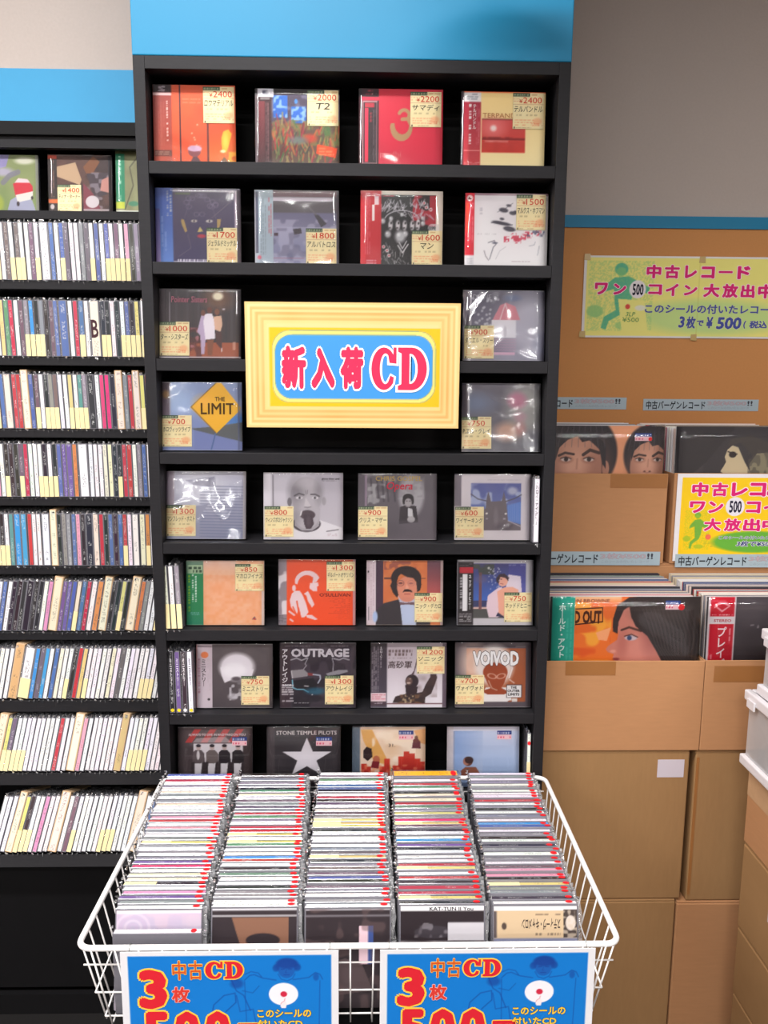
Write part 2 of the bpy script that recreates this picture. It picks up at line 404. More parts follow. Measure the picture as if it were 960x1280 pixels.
# ================================================================== CD cases
def jewel_mesh(name, t, h, d, spine_m, body_m):
    """Spine-out case: origin at the bottom front edge; spine faces -Y; a label strip sits in the spine between clear edges."""
    bm = bmesh.new(); box_bm(bm, -t/2, t/2, 0, d, 0, h)
    bmesh.ops.bevel(bm, geom=bm.edges[:], offset=.0006, segments=1, affect='EDGES')
    for f in bm.faces: f.material_index = 1
    a = t*.37
    vs = box_bm(bm, -a, a, -.0003, .001, .002, h-.002)
    for f in set(sum([list(v.link_faces) for v in vs], [])): f.material_index = 0
    me = bpy.data.meshes.new(name); bm.to_mesh(me); bm.free(); me.materials.append(spine_m); me.materials.append(body_m); return me
CT, CH, CD = .0102, .125, .142
M_CD = jewel_mesh('cd_case', CT, CH, CD, SPINE, GREY)
PAPERB = objcol_mat('paper_box_body', .45)
M_BOX = jewel_mesh('cd_box', CT, .134, CD, SPINE, mat('tan_card', (206, 172, 134), .6))
M_TAG = (lambda bm: (box_bm(bm, -CT*.47, CT*.47, -.0007, 0, .001, .049), bm)[1])(bmesh.new())
_m = bpy.data.meshes.new('price_tag'); M_TAG.to_mesh(_m); M_TAG.free(); M_TAG = _m; M_TAG.materials.append(TAGM)
def sleeve_mesh(seed):
    r = random.Random(seed); V = []; F = []; n = 9
    for end, h0, sg, L in ((0, CH, 1, CD), (1, 0, -1, .006)):
        b = len(V); k = n if end == 0 else 3
        for i in range(k):
            y = L*i/(k-1)-(.001 if end == 0 else .0112)
            V.append((r.uniform(-.003, .003), y, h0)); V.append((r.uniform(-.0036, .0036), y+r.uniform(-.002, .002), h0+sg*r.uniform(.004, .0085)*(1 if end == 0 or i == 1 else .3)))
        for i in range(k-1): F.append((b+2*i, b+2*i+2, b+2*i+3, b+2*i+1))
    b = len(V); V += [(-.0053, -.0004, 0), (-.0049, -.0004, 0), (-.0049, -.0004, CH), (-.0053, -.0004, CH)]; F += [(b, b+1, b+2, b+3), (b+3, b+2, 0), (b+1, b, 2*n)]
    # crumpled loose edges along the two sides of the top
    b = len(V)
    for i in range(n):
        y = CD*i/(n-1); V.append((-.0045, y, CH-.004)); V.append((r.uniform(-.0046, -.002), y, CH+r.uniform(.002, .006)))
    for i in range(n-1): F.append((b+2*i, b+2*i+2, b+2*i+3, b+2*i+1))
    F.append((0, b, b+1, 1)); return mesh('sleeve', V, F, FILMH)
M_SL = [sleeve_mesh(i) for i in range(5)]
bm = bmesh.new(); bmesh.ops.create_circle(bm, cap_ends=True, segments=12, radius=.0042)
M_DOT = bpy.data.meshes.new('red_dot'); bm.to_mesh(M_DOT); bm.free(); M_DOT.transform(Matrix.Rotation(R(90), 4, 'X')); M_DOT.materials.append(DOT)

HUE = dict(w=((234, 230, 233), 'white'), c=((230, 218, 198), 'cream'), k=((48, 45, 52), 'black'), g=((138, 136, 144), 'grey'), b=((84, 104, 164), 'blue'),
           s=((66, 146, 206), 'bright blue'), r=((186, 58, 72), 'red'), p=((222, 150, 178), 'pink'), m=((212, 66, 118), 'magenta'), o=((206, 132, 84), 'orange'),
           y=((216, 200, 128), 'yellow'), n=((96, 138, 106), 'green'), v=((104, 84, 146), 'violet'), z=((250, 176, 50), 'bright orange'), t=((92, 140, 140), 'teal'), a=((202, 168, 122), 'tan'), q=((112, 92, 106), 'plum'))
CNT = [0]
def spine_cd(code, parent=None, thick=1., box_=False, tagged=False, dot=False, sleeve=True):
    c = HUE[code][0]; c = tuple(min(255, max(0, v+rnd.uniform(-9, 9))) for v in c)
    o = link('compact_disc', M_BOX if box_ else M_CD); o.color = lin(c)+(1,); o.scale.x = thick
    if tagged: t = link('price_tag', M_TAG, o)
    if sleeve: link('sleeve', M_SL[CNT[0] % 5], o)
    CNT[0] += 1
    return o
def ordn(n): return '%d%s' % (n, 'th' if 10 <= n % 100 <= 20 else {1: 'st', 2: 'nd', 3: 'rd'}.get(n % 10, 'th'))

# left rack rows: one letter per CD (see HUE); capital = yellow price tag over the lower spine; a digit before = thickness in CDs; * = card box
ROWS = {1: (-1.5, 'W Q W w q W Q W w q W 2 w b w B q w w g q W b w B W Q W P k g Q W w q W c w W w'),
        2: (-1.2, 'w k w y n r w q G S K G k q b 2 b w r 1.2 B w 2.3 c K K w k W B K Y 2 W q W w K b W w'),
        3: (-1.6, 'G B B box b 1.6 c r r 1.6 box c b Q w K G Q w w Y W T G 1.6 k w m m 1.2 k 1.6 box c g r 1.5 box c Y R w w Y w W'),
        4: (-.6, 'W q p w K k k Q r w w W K W K b v 1.3 v o 2.3 w w w w c c k K r 1.2 r w g b w w w w K w b'),
        5: (.2, 'W W W K W t 1.5 s 1.3 s r w w 1.8 w 1.5 box c k g g b p k 1.6 k 1.3 box c r k b k b R w 1.5 w 1.3 box c O w w c w Y'),
        6: (11, 'w w b w k k k 1.5 k k k w p 2 box c v v b C b r 1.2 w 1.3 box o 1.8 box c k k Y k 2 box c o g w w K K K W w k'),
        7: (10.5, 'w w w w 2 box a 2.5 W s q s w b c w W k r y W w w w w c w q w w w w W W W w w w w P w w Y w w W w w'),
        8: (9, '2 box c Y Q W W W w w w w w w r w w 2 box c p w w w w w w w 1.6 box a w W W W W w w w w w w 2 box a Y w w t w W w'),
        9: (10.5, 'W w w 1.6 box c Y K W w p w w 2 box c w q W w w w w w W W W w w w 2 box c w b w 2 box a W w w w')}
def parse(s):
    out = []; th = 1.; bx = False
    for t in s.split():
        if t == 'box': bx = True
        elif t.isalpha(): out.append((t.lower(), t.isupper(), th, bx)); th = 1.; bx = False
        else: th = float(t)
    return out
STOPX = -.425
REST = []    # the thinner CDs of the upper rows, past the first three hundred, go into one object
for ri, (lean, st) in ROWS.items():
    z, yf, tl = LROW[ri]
    x = onY(-4, 640+(CZ-z)*520, yf).x; n = 0
    Lr = R(lean); spec = parse(st)
    for code, tg, th, bx in spec:
        pitch = .0110*th/math.cos(Lr)
        if x+pitch > STOPX: break
        n += 1
        Rt = Matrix.Rotation(-R(tl), 4, 'X') @ Matrix.Rotation(Lr+R(rnd.uniform(-.25, .25)), 4, 'Y')
        lift = abs(math.sin(Lr))*CT*th/2
        W_ = Matrix.Translation((x+pitch/2, yf+rnd.uniform(0, .003), z+.0016)) @ Rt @ Matrix.Translation((0, 0, lift)) @ Matrix.Diagonal((th, 1, 1, 1))
        x += pitch
        if ri < 8 and th < 1.45:
            REST.append((W_, code, tg)); continue
        o = spine_cd(code, thick=th, box_=bx, tagged=tg); o.matrix_world = W_
        lab = '%s%s-spined %s%s, %s from left on %s row of left rack' % ('' if th < 1.25 else 'thick ', HUE[code][1], 'card-boxed CD' if bx else 'CD', ' with yellow tag' if tg else '', ordn(n), ordn(ri+1))
        tag(o, lab, 'CD', 'spine-out CDs on the %s row of the left rack' % ordn(ri+1))
        if ri == 2 and code == 'c' and th > 2:
            sf = Surf(o, (0, 0, 1, 1), CT, CH, -.0005)
            sf.text('B', (.12, .34, .8, .66), (70, 42, 50), .02); o['label'] = 'thick cream CD set lettered with one large B on its spine, left rack'
def merge_rest():
    VS, FS, MI, CO, XY = [], [], [], [], []; nv = 0
    mats_ = [SPINE_M, GREY, TAGM, FILMH]
    def tpl(me, remap):
        co = np.empty(len(me.vertices)*3, np.float32); me.vertices.foreach_get('co', co)
        return co.reshape(-1, 3), [tuple(p.vertices) for p in me.polygons], [remap(p.material_index) for p in me.polygons]
    cd_, tg_ = tpl(M_CD, lambda i: i), tpl(M_TAG, lambda i: 2); sl_ = [tpl(m, lambda i: 3) for m in M_SL]
    for k, (W_, code, tg) in enumerate(REST):
        c = HUE[code][0]; c = lin(tuple(min(255, max(0, v+rnd.uniform(-9, 9))) for v in c)); r_ = rnd.random(); Mx = np.array(W_, np.float32)
        for t in [cd_, sl_[k % 5]]+([tg_] if tg else []):
            V = t[0] @ Mx[:3, :3].T+Mx[:3, 3]; VS.append(V); XY.append(t[0]); CO.append(np.tile(np.array(c+(r_,), np.float32), (len(V), 1)))
            FS += [tuple(i+nv for i in f) for f in t[1]]; MI += t[2]; nv += len(V)
    me = bpy.data.meshes.new('compact_disc_rows'); me.from_pydata(np.concatenate(VS).tolist(), [], FS); me.update()
    for m in mats_: me.materials.append(m)
    me.polygons.foreach_set('material_index', MI)
    a = me.attributes.new('case_xyz', 'FLOAT_VECTOR', 'POINT'); a.data.foreach_set('vector', np.concatenate(XY).ravel())
    a = me.color_attributes.new('case_ink', 'FLOAT_COLOR', 'POINT'); a.data.foreach_set('color', np.concatenate(CO).ravel())
    o = link('compact_disc_rows', me); tag(o, 'thin spine-out CDs packed along the upper rows of the left rack', 'CDs', kind='stuff')
merge_rest()

# ================================================================== face-out covers
def tag_canvas(seed):
    c = Cv(0, 0, 100, 118, 44, 52, bg=(246, 234, 190), seed=seed)
    c.n(18, (248, 216, 160), .3); c.r(0, 0, 54, 12, (62, 84, 62)); c.tx(3, 2.5, 52, 10, (190, 200, 160), 1, .8, fill=.8, word=1)
    c.tx(60, 2, 96, 11, (190, 140, 90), 1, .5); c.tx(3, 16, 22, 32, (220, 130, 90), 2, .45, word=1)
    c.l([(3, 37), (97, 37)], 1.2, (170, 120, 90), .7); c.tx(12, 66, 80, 78, (150, 135, 95), 1, .4, word=1)
    c.tx(8, 84, 70, 108, (232, 110, 70), 3, .4, word=1.5); c.e(80, 92, 13, 11, (238, 120, 70), .35, 8); c.tx(60, 96, 96, 108, (225, 90, 60), 2, .5, word=1)
    c.r(4, 110, 9, 115, (50, 45, 40)); c.tx(11, 110, 60, 115, (150, 130, 90), 1, .5); c.r(0, 0, 1.5, 118, (120, 120, 70), .5); c.r(0, 116.5, 100, 118, (120, 120, 70), .6)
    return c
TAGC = [tag_canvas(i) for i in range(3)]
TAGI = [0]
def price_tag(parent, sf, rect, price, hand, dy=-.0008, rise=0):
    ax, az = sf.xz(rect[0], rect[3]); bx, bz = sf.xz(rect[2], rect[1]); w_, h_ = bx-ax, bz-az
    i = TAGI[0] % 3; TAGI[0] += 1
    o = link('price_tag', sheet_mesh('price_tag', TAGC[i], w_, h_), parent, ((ax+bx)/2, sf.y+dy, az))
    t = Surf(o, (0, 0, 100, 118), w_, h_, -.0002)
    n = len(price)
    t.text('¥', (20, 20, 31, 33), (205, 80, 50), 0, name='price_lettering'); t.text(price, (33, 14, 33+15*n, 34), (214, 62, 44), .004, name='price_lettering')
    if hand: t.text(hand, (50-min(46, 11*len(hand)), 42, 50+min(46, 11*len(hand)), 63), (42, 38, 40), .004, name='handwriting', shear=.15)
    return o
def store_sticker(parent, sf, rect, dy=-.0008, rot=0):
    c = Cv(0, 0, 40, 24, 30, 18, bg=(246, 205, 212)); c.r(0, 0, 40, 11, (40, 66, 140)); c.tx(2, 2, 38, 9, (220, 225, 240), 1, .8, fill=.8, word=1); c.tx(3, 13, 37, 22, (225, 70, 110), 1, .8, word=1)
    ax, az = sf.xz(rect[0], rect[3]); bx, bz = sf.xz(rect[2], rect[1])
    return link('store_sticker', sheet_mesh('store_sticker', c, bx-ax, bz-az), parent, ((ax+bx)/2, sf.y+dy, az))
def film_mesh(w, h, top, seed, amp=.0006):
    """One sheet of bag film: front face, folded round both sides and over the top."""
    r = random.Random(seed); n = 9; V = []; F = []; m = n+3
    for j in range(n+2):
        for i in range(m):
            ii = min(max(i-1, 0), n); side = i in (0, m-1); back = j == n+1
            jj = min(j, n); x = -w/2+w*ii/n; z = -.0004+(h+top)*jj/n+(.0015 if back else 0)
            V.append((x, .006 if (side or back) else -.0024-amp*r.random()*(1+2*(jj == n)), z))
    for j in range(n+1):
        for i in range(m-1):
            a = j*m+i; F.append((a, a+1, a+m+1, a+m))
    return mesh('sleeve', V, F, None, True)
LEAN = 6.5
def cover(row, org, s, rc, paint, label, obi=None, tg=None, film=0, lean=LEAN, yaw=0., jewel=True, hfix=None, zb=None, Y=.028, bg=(255, 255, 255), cat='CD', group='face-out CDs on the middle rack', top=.011, nx=104):
    ox, oy = org; z = ZB[row] if zb is None else zb
    px = lambda x: ox+x/s; py = lambda y: oy+y/s
    vm = py((rc[1]+rc[3])/2); a, b = onY(px(rc[0]), vm, Y+.006), onY(px(rc[2]), vm, Y+.006)
    w_ = b.x-a.x; h_ = hfix or (onY(px(rc[0]), py(rc[1]), Y+.012).z-z)/math.cos(R(lean)); h_ = min(max(h_, .118), .137)
    if zb is None and lean == LEAN: lean = {0: 3., 1: 3.2, 2: 7.5}.get(row, LEAN)
    root = empty('compact_disc', ((a.x+b.x)/2, Y, z+.0012+.0098*math.sin(R(lean))), (-R(lean), 0, R(yaw)))
    tag(root, label, cat, group)
    bm = bmesh.new(); box_bm(bm, -w_/2, w_/2, 0, .0098, 0, h_); bmesh.ops.bevel(bm, geom=bm.edges[:], offset=.0008, segments=1, affect='EDGES')
    me = bpy.data.meshes.new('case'); bm.to_mesh(me); bm.free(); link('case', me, root, mat=TRAY if not jewel else GREY)
    rect = tuple(rc); hh = rc[3]-rc[1]
    c = Cv(rc[0], rc[1], rc[2], rc[3], nx, bg=bg, seed=int(ox)+row)
    paint(c)
    link('cover_print', sheet_mesh('cover_print', c, w_, h_, m=INKG), root, (0, -.0003, 0))
    sf = Surf(root, rect, w_, h_, -.0006)
    if obi: link('obi_strip', sheet_mesh('obi_strip', c, w_, h_, sub=(obi[0], rc[1], obi[1], rc[3]), m=INKG), root, (0, -.0007, 0))
    if tg: price_tag(root, sf, tg[:4], tg[4], tg[5])
    if film is not None:
        me = film_mesh(w_+.003, h_, top, int(ox)+row, .0005 if film == 0 else .0014); link('sleeve', me, root, mat=(FILM, FILMW)[film])
    sf.y = -.001
    return root, sf

def P1(c):  # cover paints from here on have some light haze mixed into their colours
    c.g(48, 60, 890, 820, (214, 84, 42), (236, 92, 48)); c.n(120, (245, 120, 60), .35); c.g(55, 60, 245, 820, (150, 58, 52), (196, 84, 60))
    c.r(62, 60, 245, 145, (46, 22, 30)); c.p([(118, 90), (180, 86), (186, 100), (140, 104), (186, 122), (176, 138), (112, 132), (124, 120), (160, 124), (116, 106)], (190, 180, 190), .8)
    c.r(62, 148, 245, 172, (226, 190, 190)); c.tx(183, 225, 212, 610, (240, 200, 190), 1, .9, True, .6, 1); c.tx(75, 230, 180, 640, (200, 110, 90), 4, .3, True)
    c.r(65, 682, 238, 738, (112, 60, 50)); c.tx(75, 690, 228, 730, (200, 150, 130), 2, .6)
    c.r(318, 60, 333, 820, (78, 34, 42)); c.r(592, 400, 606, 820, (78, 34, 42)); c.g(606, 420, 890, 820, (216, 78, 36), (235, 130, 50))
    c.p([(738, 690), (730, 560), (752, 500), (800, 480), (835, 520), (800, 640), (775, 695)], (252, 178, 44)); c.e(770, 600, 26, 80, (255, 214, 90), .8, 30); c.e(745, 685, 26, 14, (255, 240, 190), 1, 10)
    c.p([(690, 820), (758, 736), (830, 820)], (128, 92, 62)); c.n(40, (250, 190, 70), .9, .55, box=(790, 690, 890, 820))
    c.p([(405, 820), (450, 738), (490, 738), (550, 820)], (104, 70, 78)); c.e(462, 690, 62, 50, (148, 84, 90)); c.e(465, 662, 70, 28, (216, 184, 214)); c.n(22, (232, 200, 226), .5, .5, box=(400, 630, 530, 690))
    for x, y in ((495, 440), (440, 520), (470, 580), (486, 630), (462, 560)): c.e(x, y, 9, 8, (246, 190, 160), .8, 4)
    c.tx(350, 190, 530, 250, (240, 140, 100), 2, .5)
def P2(c):
    c.r(60, 100, 920, 180, (34, 22, 28)); c.r(240, 165, 920, 440, (110, 104, 130)); c.n(60, (70, 56, 80), .8, .5, box=(240, 160, 920, 440))
    for x0, y0, x1, y1 in ((258, 175, 400, 380), (436, 275, 580, 430)):
        c.g(x0, y0, x1, y1, (40, 110, 205), (34, 98, 190)); c.n(28, (150, 190, 235), .9, .62, box=(x0, y0, x1, y1))
    c.e(482, 228, 16, 22, (80, 150, 230)); c.r(240, 430, 920, 830, (104, 78, 62)); c.n(45, (140, 120, 66), .8, .5, box=(240, 400, 920, 640))
    rr = random.Random(3)
    for i in range(150):
        x = rr.uniform(240, 900); y = rr.uniform(440, 820); co = rr.choice([(196, 60, 44), (176, 46, 66), (74, 116, 60), (120, 140, 80), (200, 110, 60), (60, 70, 60), (170, 150, 90), (120, 40, 44)])
        c.l([(x, y), (x+rr.uniform(-45, 45), y-rr.uniform(40, 110))], rr.uniform(8, 18), co, .85)
    c.e(620, 570, 70, 40, (216, 70, 46), .8, 30); c.e(500, 590, 90, 36, (110, 134, 140), .7, 30); c.e(790, 500, 34, 60, (70, 120, 60), .8, 20)
    c.r(75, 180, 240, 830, (66, 26, 34)); c.g(110, 230, 175, 800, (128, 34, 44), (76, 26, 34)); c.tx(180, 245, 215, 790, (170, 120, 120), 2, .6, True)
    c.r(75, 160, 100, 830, (190, 196, 200), .55); c.r(105, 110, 262, 192, (226, 224, 232)); c.p([(150, 130), (200, 128), (205, 138), (170, 142), (212, 156), (200, 166), (150, 160)], (90, 90, 110)); c.r(130, 196, 225, 215, (140, 130, 130))
    c.p([(690, 625), (890, 660), (872, 752), (680, 712)], (250, 84, 30)); c.tx(705, 650, 860, 735, (255, 150, 100), 3, .7)
def P3(c):
    c.g(68, 110, 905, 845, (214, 30, 62), (226, 34, 74)); c.r(68, 110, 270, 190, (60, 20, 34)); c.tx(140, 120, 210, 180, (170, 40, 60), 2, .9, word=1)
    c.r(90, 190, 270, 222, (224, 40, 76)); c.r(95, 222, 268, 845, (48, 28, 36)); c.r(110, 226, 255, 820, (210, 150, 158)); c.r(118, 240, 248, 812, (56, 36, 44))
    c.r(132, 246, 226, 290, (190, 40, 60)); c.r(132, 296, 163, 805, (238, 40, 78)); c.tx(172, 300, 200, 430, (170, 40, 60), 1, .8, True, .8, 1); c.tx(208, 310, 246, 790, (140, 120, 128), 2, .5, True)
    g = (186, 150, 104)
    c.p(arc(492, 470, 110, 132, 165, 385, 20)+arc(500, 440, 74, 96, 375, 175, 20), g)
    c.l(arc(520, 370, 55, 62, 150, 20, 10), 34, g); c.l([(572, 350), (560, 390), (500, 395)], 34, g); c.l([(560, 395), (590, 450), (575, 520)], 38, g)
    c.r(68, 110, 100, 845, (30, 20, 28), .8)
def P4(c):
    c.g(48, 140, 885, 860, (254, 226, 160), (254, 240, 190)); c.r(48, 130, 885, 152, (240, 90, 40)); c.r(48, 140, 76, 860, (60, 50, 60)); c.r(76, 150, 245, 240, (240, 238, 240)); c.tx(110, 158, 215, 225, (120, 130, 140), 3, .6)
    c.g(76, 240, 245, 860, (178, 40, 66), (214, 70, 76)); c.tx(122, 262, 152, 640, (250, 240, 240), 1, .95, True, .8, 1); c.tx(200, 270, 236, 640, (230, 150, 160), 2, .5, True); c.tx(90, 800, 240, 845, (240, 190, 190), 3, .6); c.r(80, 690, 240, 700, (240, 150, 150))
    c.g(258, 398, 688, 712, (220, 84, 84), (214, 54, 38)); c.e(372, 482, 120, 90, (244, 140, 140), .7, 90); c.e(372, 482, 30, 28, (255, 240, 236), 1, 24)
    c.r(262, 575, 688, 592, (150, 24, 24)); c.n(26, (140, 20, 20), .9, .45, box=(270, 565, 560, 590)); c.r(290, 598, 520, 614, (250, 190, 186), .7, 8); c.n(50, (190, 40, 30), .5, box=(258, 600, 688, 712)); c.r(258, 395, 688, 402, (120, 40, 40))
def P5(c):
    c.g(40, 100, 888, 815, (84, 74, 98), (74, 66, 108)); c.n(150, (100, 84, 110), .4); c.g(40, 100, 215, 815, (60, 84, 160), (110, 150, 222)); c.g(40, 300, 90, 815, (84, 70, 130), (200, 150, 190), a=.7)
    c.tx(150, 130, 210, 370, (200, 196, 190), 2, .7, True, .6, 1); c.tx(95, 370, 160, 700, (180, 200, 235), 2, .35, True)
    c.r(215, 118, 850, 134, (206, 196, 206)); c.r(828, 118, 846, 815, (206, 190, 204)); c.r(846, 118, 888, 815, (96, 84, 96)); c.r(215, 798, 560, 815, (230, 225, 240)); c.r(240, 142, 392, 162, (96, 104, 80))
    rr = random.Random(5)
    for i in range(16):
        a = rr.uniform(0, 6.28); x, y = 480+170*math.cos(a)*rr.uniform(.5, 1), 260+90*math.sin(a); c.e(x, y, 26, 20, (136, 120, 150), .6, ring=5)
    c.l([(330, 380), (400, 200), (480, 160), (580, 200), (640, 380)], 4, (140, 126, 150), .5); c.l([(600, 380), (820, 200)], 6, (140, 120, 130), .5); c.l([(270, 750), (390, 670), (360, 540)], 5, (150, 130, 140), .5)
    c.e(425, 412, 30, 13, (214, 204, 190), .9, 6); c.e(425, 412, 9, 9, (50, 40, 60)); c.e(575, 412, 34, 14, (220, 214, 206), .9, 6); c.e(577, 412, 9, 9, (50, 40, 60))
    c.p([(295, 395), (325, 400), (355, 510), (335, 520), (300, 440)], (188, 158, 100)); c.p([(650, 395), (690, 390), (680, 460), (650, 490)], (188, 158, 100)); c.p([(480, 465), (515, 512), (455, 515)], (210, 190, 120)); c.e(495, 555, 42, 18, (190, 62, 82), 1, 8)
    c.tx(230, 770, 540, 795, (230, 225, 240), 1, .95, fill=.8, word=1)
def P6(c):
    c.g(30, 115, 870, 825, (76, 66, 74), (96, 92, 104)); c.r(215, 130, 840, 185, (110, 70, 80)); c.r(215, 186, 802, 224, (206, 196, 208)); c.g(215, 224, 840, 335, (84, 74, 80), (92, 84, 92))
    c.g(215, 335, 840, 470, (110, 106, 136), (130, 126, 154)); c.g(215, 470, 840, 825, (158, 156, 182), (128, 130, 168)); c.n(70, (184, 180, 204), .6, .5, box=(215, 400, 840, 820)); c.n(60, (104, 100, 128), .5, .6, box=(215, 480, 840, 820))
    c.p([(410, 490), (490, 480), (498, 528), (425, 542)], (66, 56, 66)); c.r(225, 528, 265, 555, (70, 46, 60)); c.p([(620, 350), (660, 350), (745, 435), (690, 470)], (66, 60, 70)); c.l([(530, 240), (640, 350)], 12, (110, 104, 110)); c.r(215, 765, 520, 770, (170, 90, 110)); c.r(225, 225, 840, 228, (60, 50, 60))
    c.g(30, 115, 215, 825, (170, 186, 196), (176, 190, 204)); c.r(44, 140, 70, 720, (80, 84, 110)); c.tx(165, 190, 205, 560, (206, 70, 84), 2, .8, True); c.tx(85, 200, 150, 740, (110, 120, 130), 3, .4, True); c.e(78, 762, 20, 20, (214, 110, 130)); c.r(30, 115, 42, 825, (230, 228, 235))
def P7(c):
    c.r(85, 125, 905, 830, (238, 226, 214)); c.r(293, 165, 835, 830, (24, 20, 24)); c.r(600, 170, 835, 460, (176, 30, 50)); c.r(310, 172, 420, 182, (176, 30, 50)); c.n(50, (24, 18, 22), .9, .45, box=(560, 165, 770, 460))
    rr = random.Random(7)
    for i in range(34):
        x = rr.uniform(320, 800); y = rr.uniform(190, 350); c.l([(x, y), (x+rr.uniform(-50, 50), y+rr.uniform(30, 80)), (x+rr.uniform(-60, 60), y+rr.uniform(-20, 30))], 8, (196, 192, 200), .8)
    c.l(arc(500, 420, 180, 110, 160, 20), 10, (190, 186, 194))
    for x, y, q in ((310, 412, 24), (390, 388, 20), (497, 350, 16), (360, 535, 30), (482, 556, 52), (532, 530, 26), (705, 430, 22), (702, 380, 18), (660, 410, 16)): c.e(x, y, q, q*1.1, (196, 196, 200), 1, q*.8); c.e(x-q*.3, y-q*.3, q*.3, q*.3, (240, 240, 242), 1, q*.4)
    for x in (385, 458, 525, 600, 655): c.e(x, 450, 22, 46, (222, 216, 220), .95, 14); c.e(x+6, 430, 9, 12, (30, 26, 30), .9); c.e(x-6, 475, 12, 8, (60, 50, 56), .8)
    for i in range(26):
        x = rr.uniform(300, 600); y = rr.uniform(580, 810); c.l([(x, y), (x+rr.uniform(-30, 30), y+rr.uniform(20, 60))], 7, (190, 186, 190), .75)
    for x, y in ((318, 654), (352, 690), (372, 738), (715, 240), (738, 280), (782, 300)): c.e(x, y, 17, 17, (226, 220, 222)); c.e(x, y, 8, 8, (190, 30, 50))
    for i in range(4): c.e(790+i*14, 470, 30, 30, (220, 218, 220), .9, ring=7)
    c.l([(460, 640), (505, 710), (560, 630)], 12, (220, 216, 220)); c.l([(470, 610), (505, 670), (545, 600)], 10, (220, 216, 220))
    c.r(85, 125, 293, 830, (206, 26, 44)); c.tx(130, 185, 190, 730, (240, 160, 170), 3, .55, True); c.r(225, 182, 272, 262, (246, 226, 230)); c.r(205, 262, 228, 410, (250, 240, 240)); c.tx(145, 150, 250, 168, (250, 220, 226), 1, .9, word=1); c.tx(150, 775, 245, 822, (240, 190, 200), 2, .8)
def P8(c):
    c.g(88, 150, 912, 850, (232, 224, 230), (250, 248, 250)); c.r(88, 150, 912, 172, (150, 110, 126)); c.n(200, (255, 255, 255), .5)
    k = (66, 62, 76)
    for x, y, a, b in ((470, 312, 45, 22), (420, 430, 64, 16), (470, 440, 74, 16), (530, 490, 60, 24), (560, 340, 34, 18), (520, 268, 24, 12), (585, 330, 20, 16), (455, 395, 22, 12)): c.e(x, y, a, b, k, .9, 8, rot=.15)
    c.l([(350, 432), (560, 452)], 7, k); c.l([(410, 330), (480, 300), (560, 245)], 5, k, .7)
    for x, y in ((505, 588), (575, 556), (620, 600), (670, 565), (735, 550), (600, 580), (700, 540), (820, 525)): c.n(14, (214, 70, 96), .9, .45, 4, (x-28, y-28, x+28, y+28))
    c.n(20, (90, 90, 120), .8, .5, box=(705, 505, 880, 560)); c.l([(325, 622), (385, 602), (400, 640), (375, 665), (340, 780)], 8, (96, 92, 110), .8); c.e(390, 625, 28, 9, (90, 90, 110), .9); c.l([(285, 700), (300, 750), (330, 790)], 7, (110, 96, 110), .8); c.l([(400, 780), (440, 700), (500, 660)], 4, (190, 188, 194)); c.l([(815, 740), (830, 650)], 5, (120, 124, 140), .7); c.l([(730, 650), (780, 640), (790, 610)], 5, (120, 124, 140), .6)
    c.tx(215, 535, 420, 550, (170, 165, 172), 1, .6, word=1); c.tx(560, 790, 740, 810, (190, 170, 180), 1, .6); c.tx(225, 215, 262, 370, (200, 196, 204), 1, .7, True, .8, 1)
    c.r(88, 150, 184, 850, (224, 40, 62)); c.r(88, 745, 184, 850, (236, 234, 238)); c.tx(115, 770, 170, 830, (150, 150, 160), 3, .5); c.e(136, 203, 30, 30, (244, 220, 220)); c.p([(118, 206), (136, 188), (152, 214), (122, 216)], (120, 60, 60)); c.tx(130, 245, 175, 620, (250, 170, 180), 2, .6, True); c.r(100, 240, 126, 520, (236, 96, 60), .8)
def P9(c):
    c.g(60, 95, 885, 785, (62, 52, 60), (70, 56, 56))
    for i in range(12): c.l([(190+i*55, 120), (185+i*55, 600)], 22, (80, 74, 80) if i % 2 else (52, 46, 54), .5)
    c.e(655, 190, 140, 110, (140, 96, 70), .7, 110); c.e(655, 170, 52, 40, (255, 246, 220), 1, 24)
    c.r(370, 630, 860, 790, (170, 90, 60)); c.n(50, (90, 44, 44), .8, .5, box=(370, 480, 500, 790)); c.n(30, (190, 120, 130), .8, .6, box=(380, 480, 470, 680))
    c.p([(490, 360), (530, 350), (535, 560), (520, 745), (490, 745), (480, 560), (450, 520)], (196, 176, 206)); c.p([(530, 345), (595, 340), (618, 400), (628, 590), (530, 600), (510, 420)], (238, 230, 240)); c.e(572, 308, 24, 32, (110, 60, 50)); c.e(508, 335, 22, 30, (120, 70, 56)); c.p([(545, 600), (615, 600), (595, 760), (555, 760)], (140, 84, 60))
    c.p([(612, 370), (690, 362), (700, 450), (680, 520), (625, 500)], (226, 186, 160)); c.e(646, 325, 24, 32, (130, 80, 60)); c.p([(630, 520), (690, 520), (695, 700), (640, 640)], (84, 50, 50)); c.r(685, 680, 700, 720, (220, 200, 200)); c.r(60, 95, 130, 785, (90, 76, 82), .6); c.r(170, 130, 184, 430, (170, 160, 170), .7); c.r(800, 620, 830, 700, (220, 170, 150), .7); c.r(700, 290, 725, 305, (230, 220, 230), .8, 8); c.r(60, 770, 885, 785, (190, 180, 190))
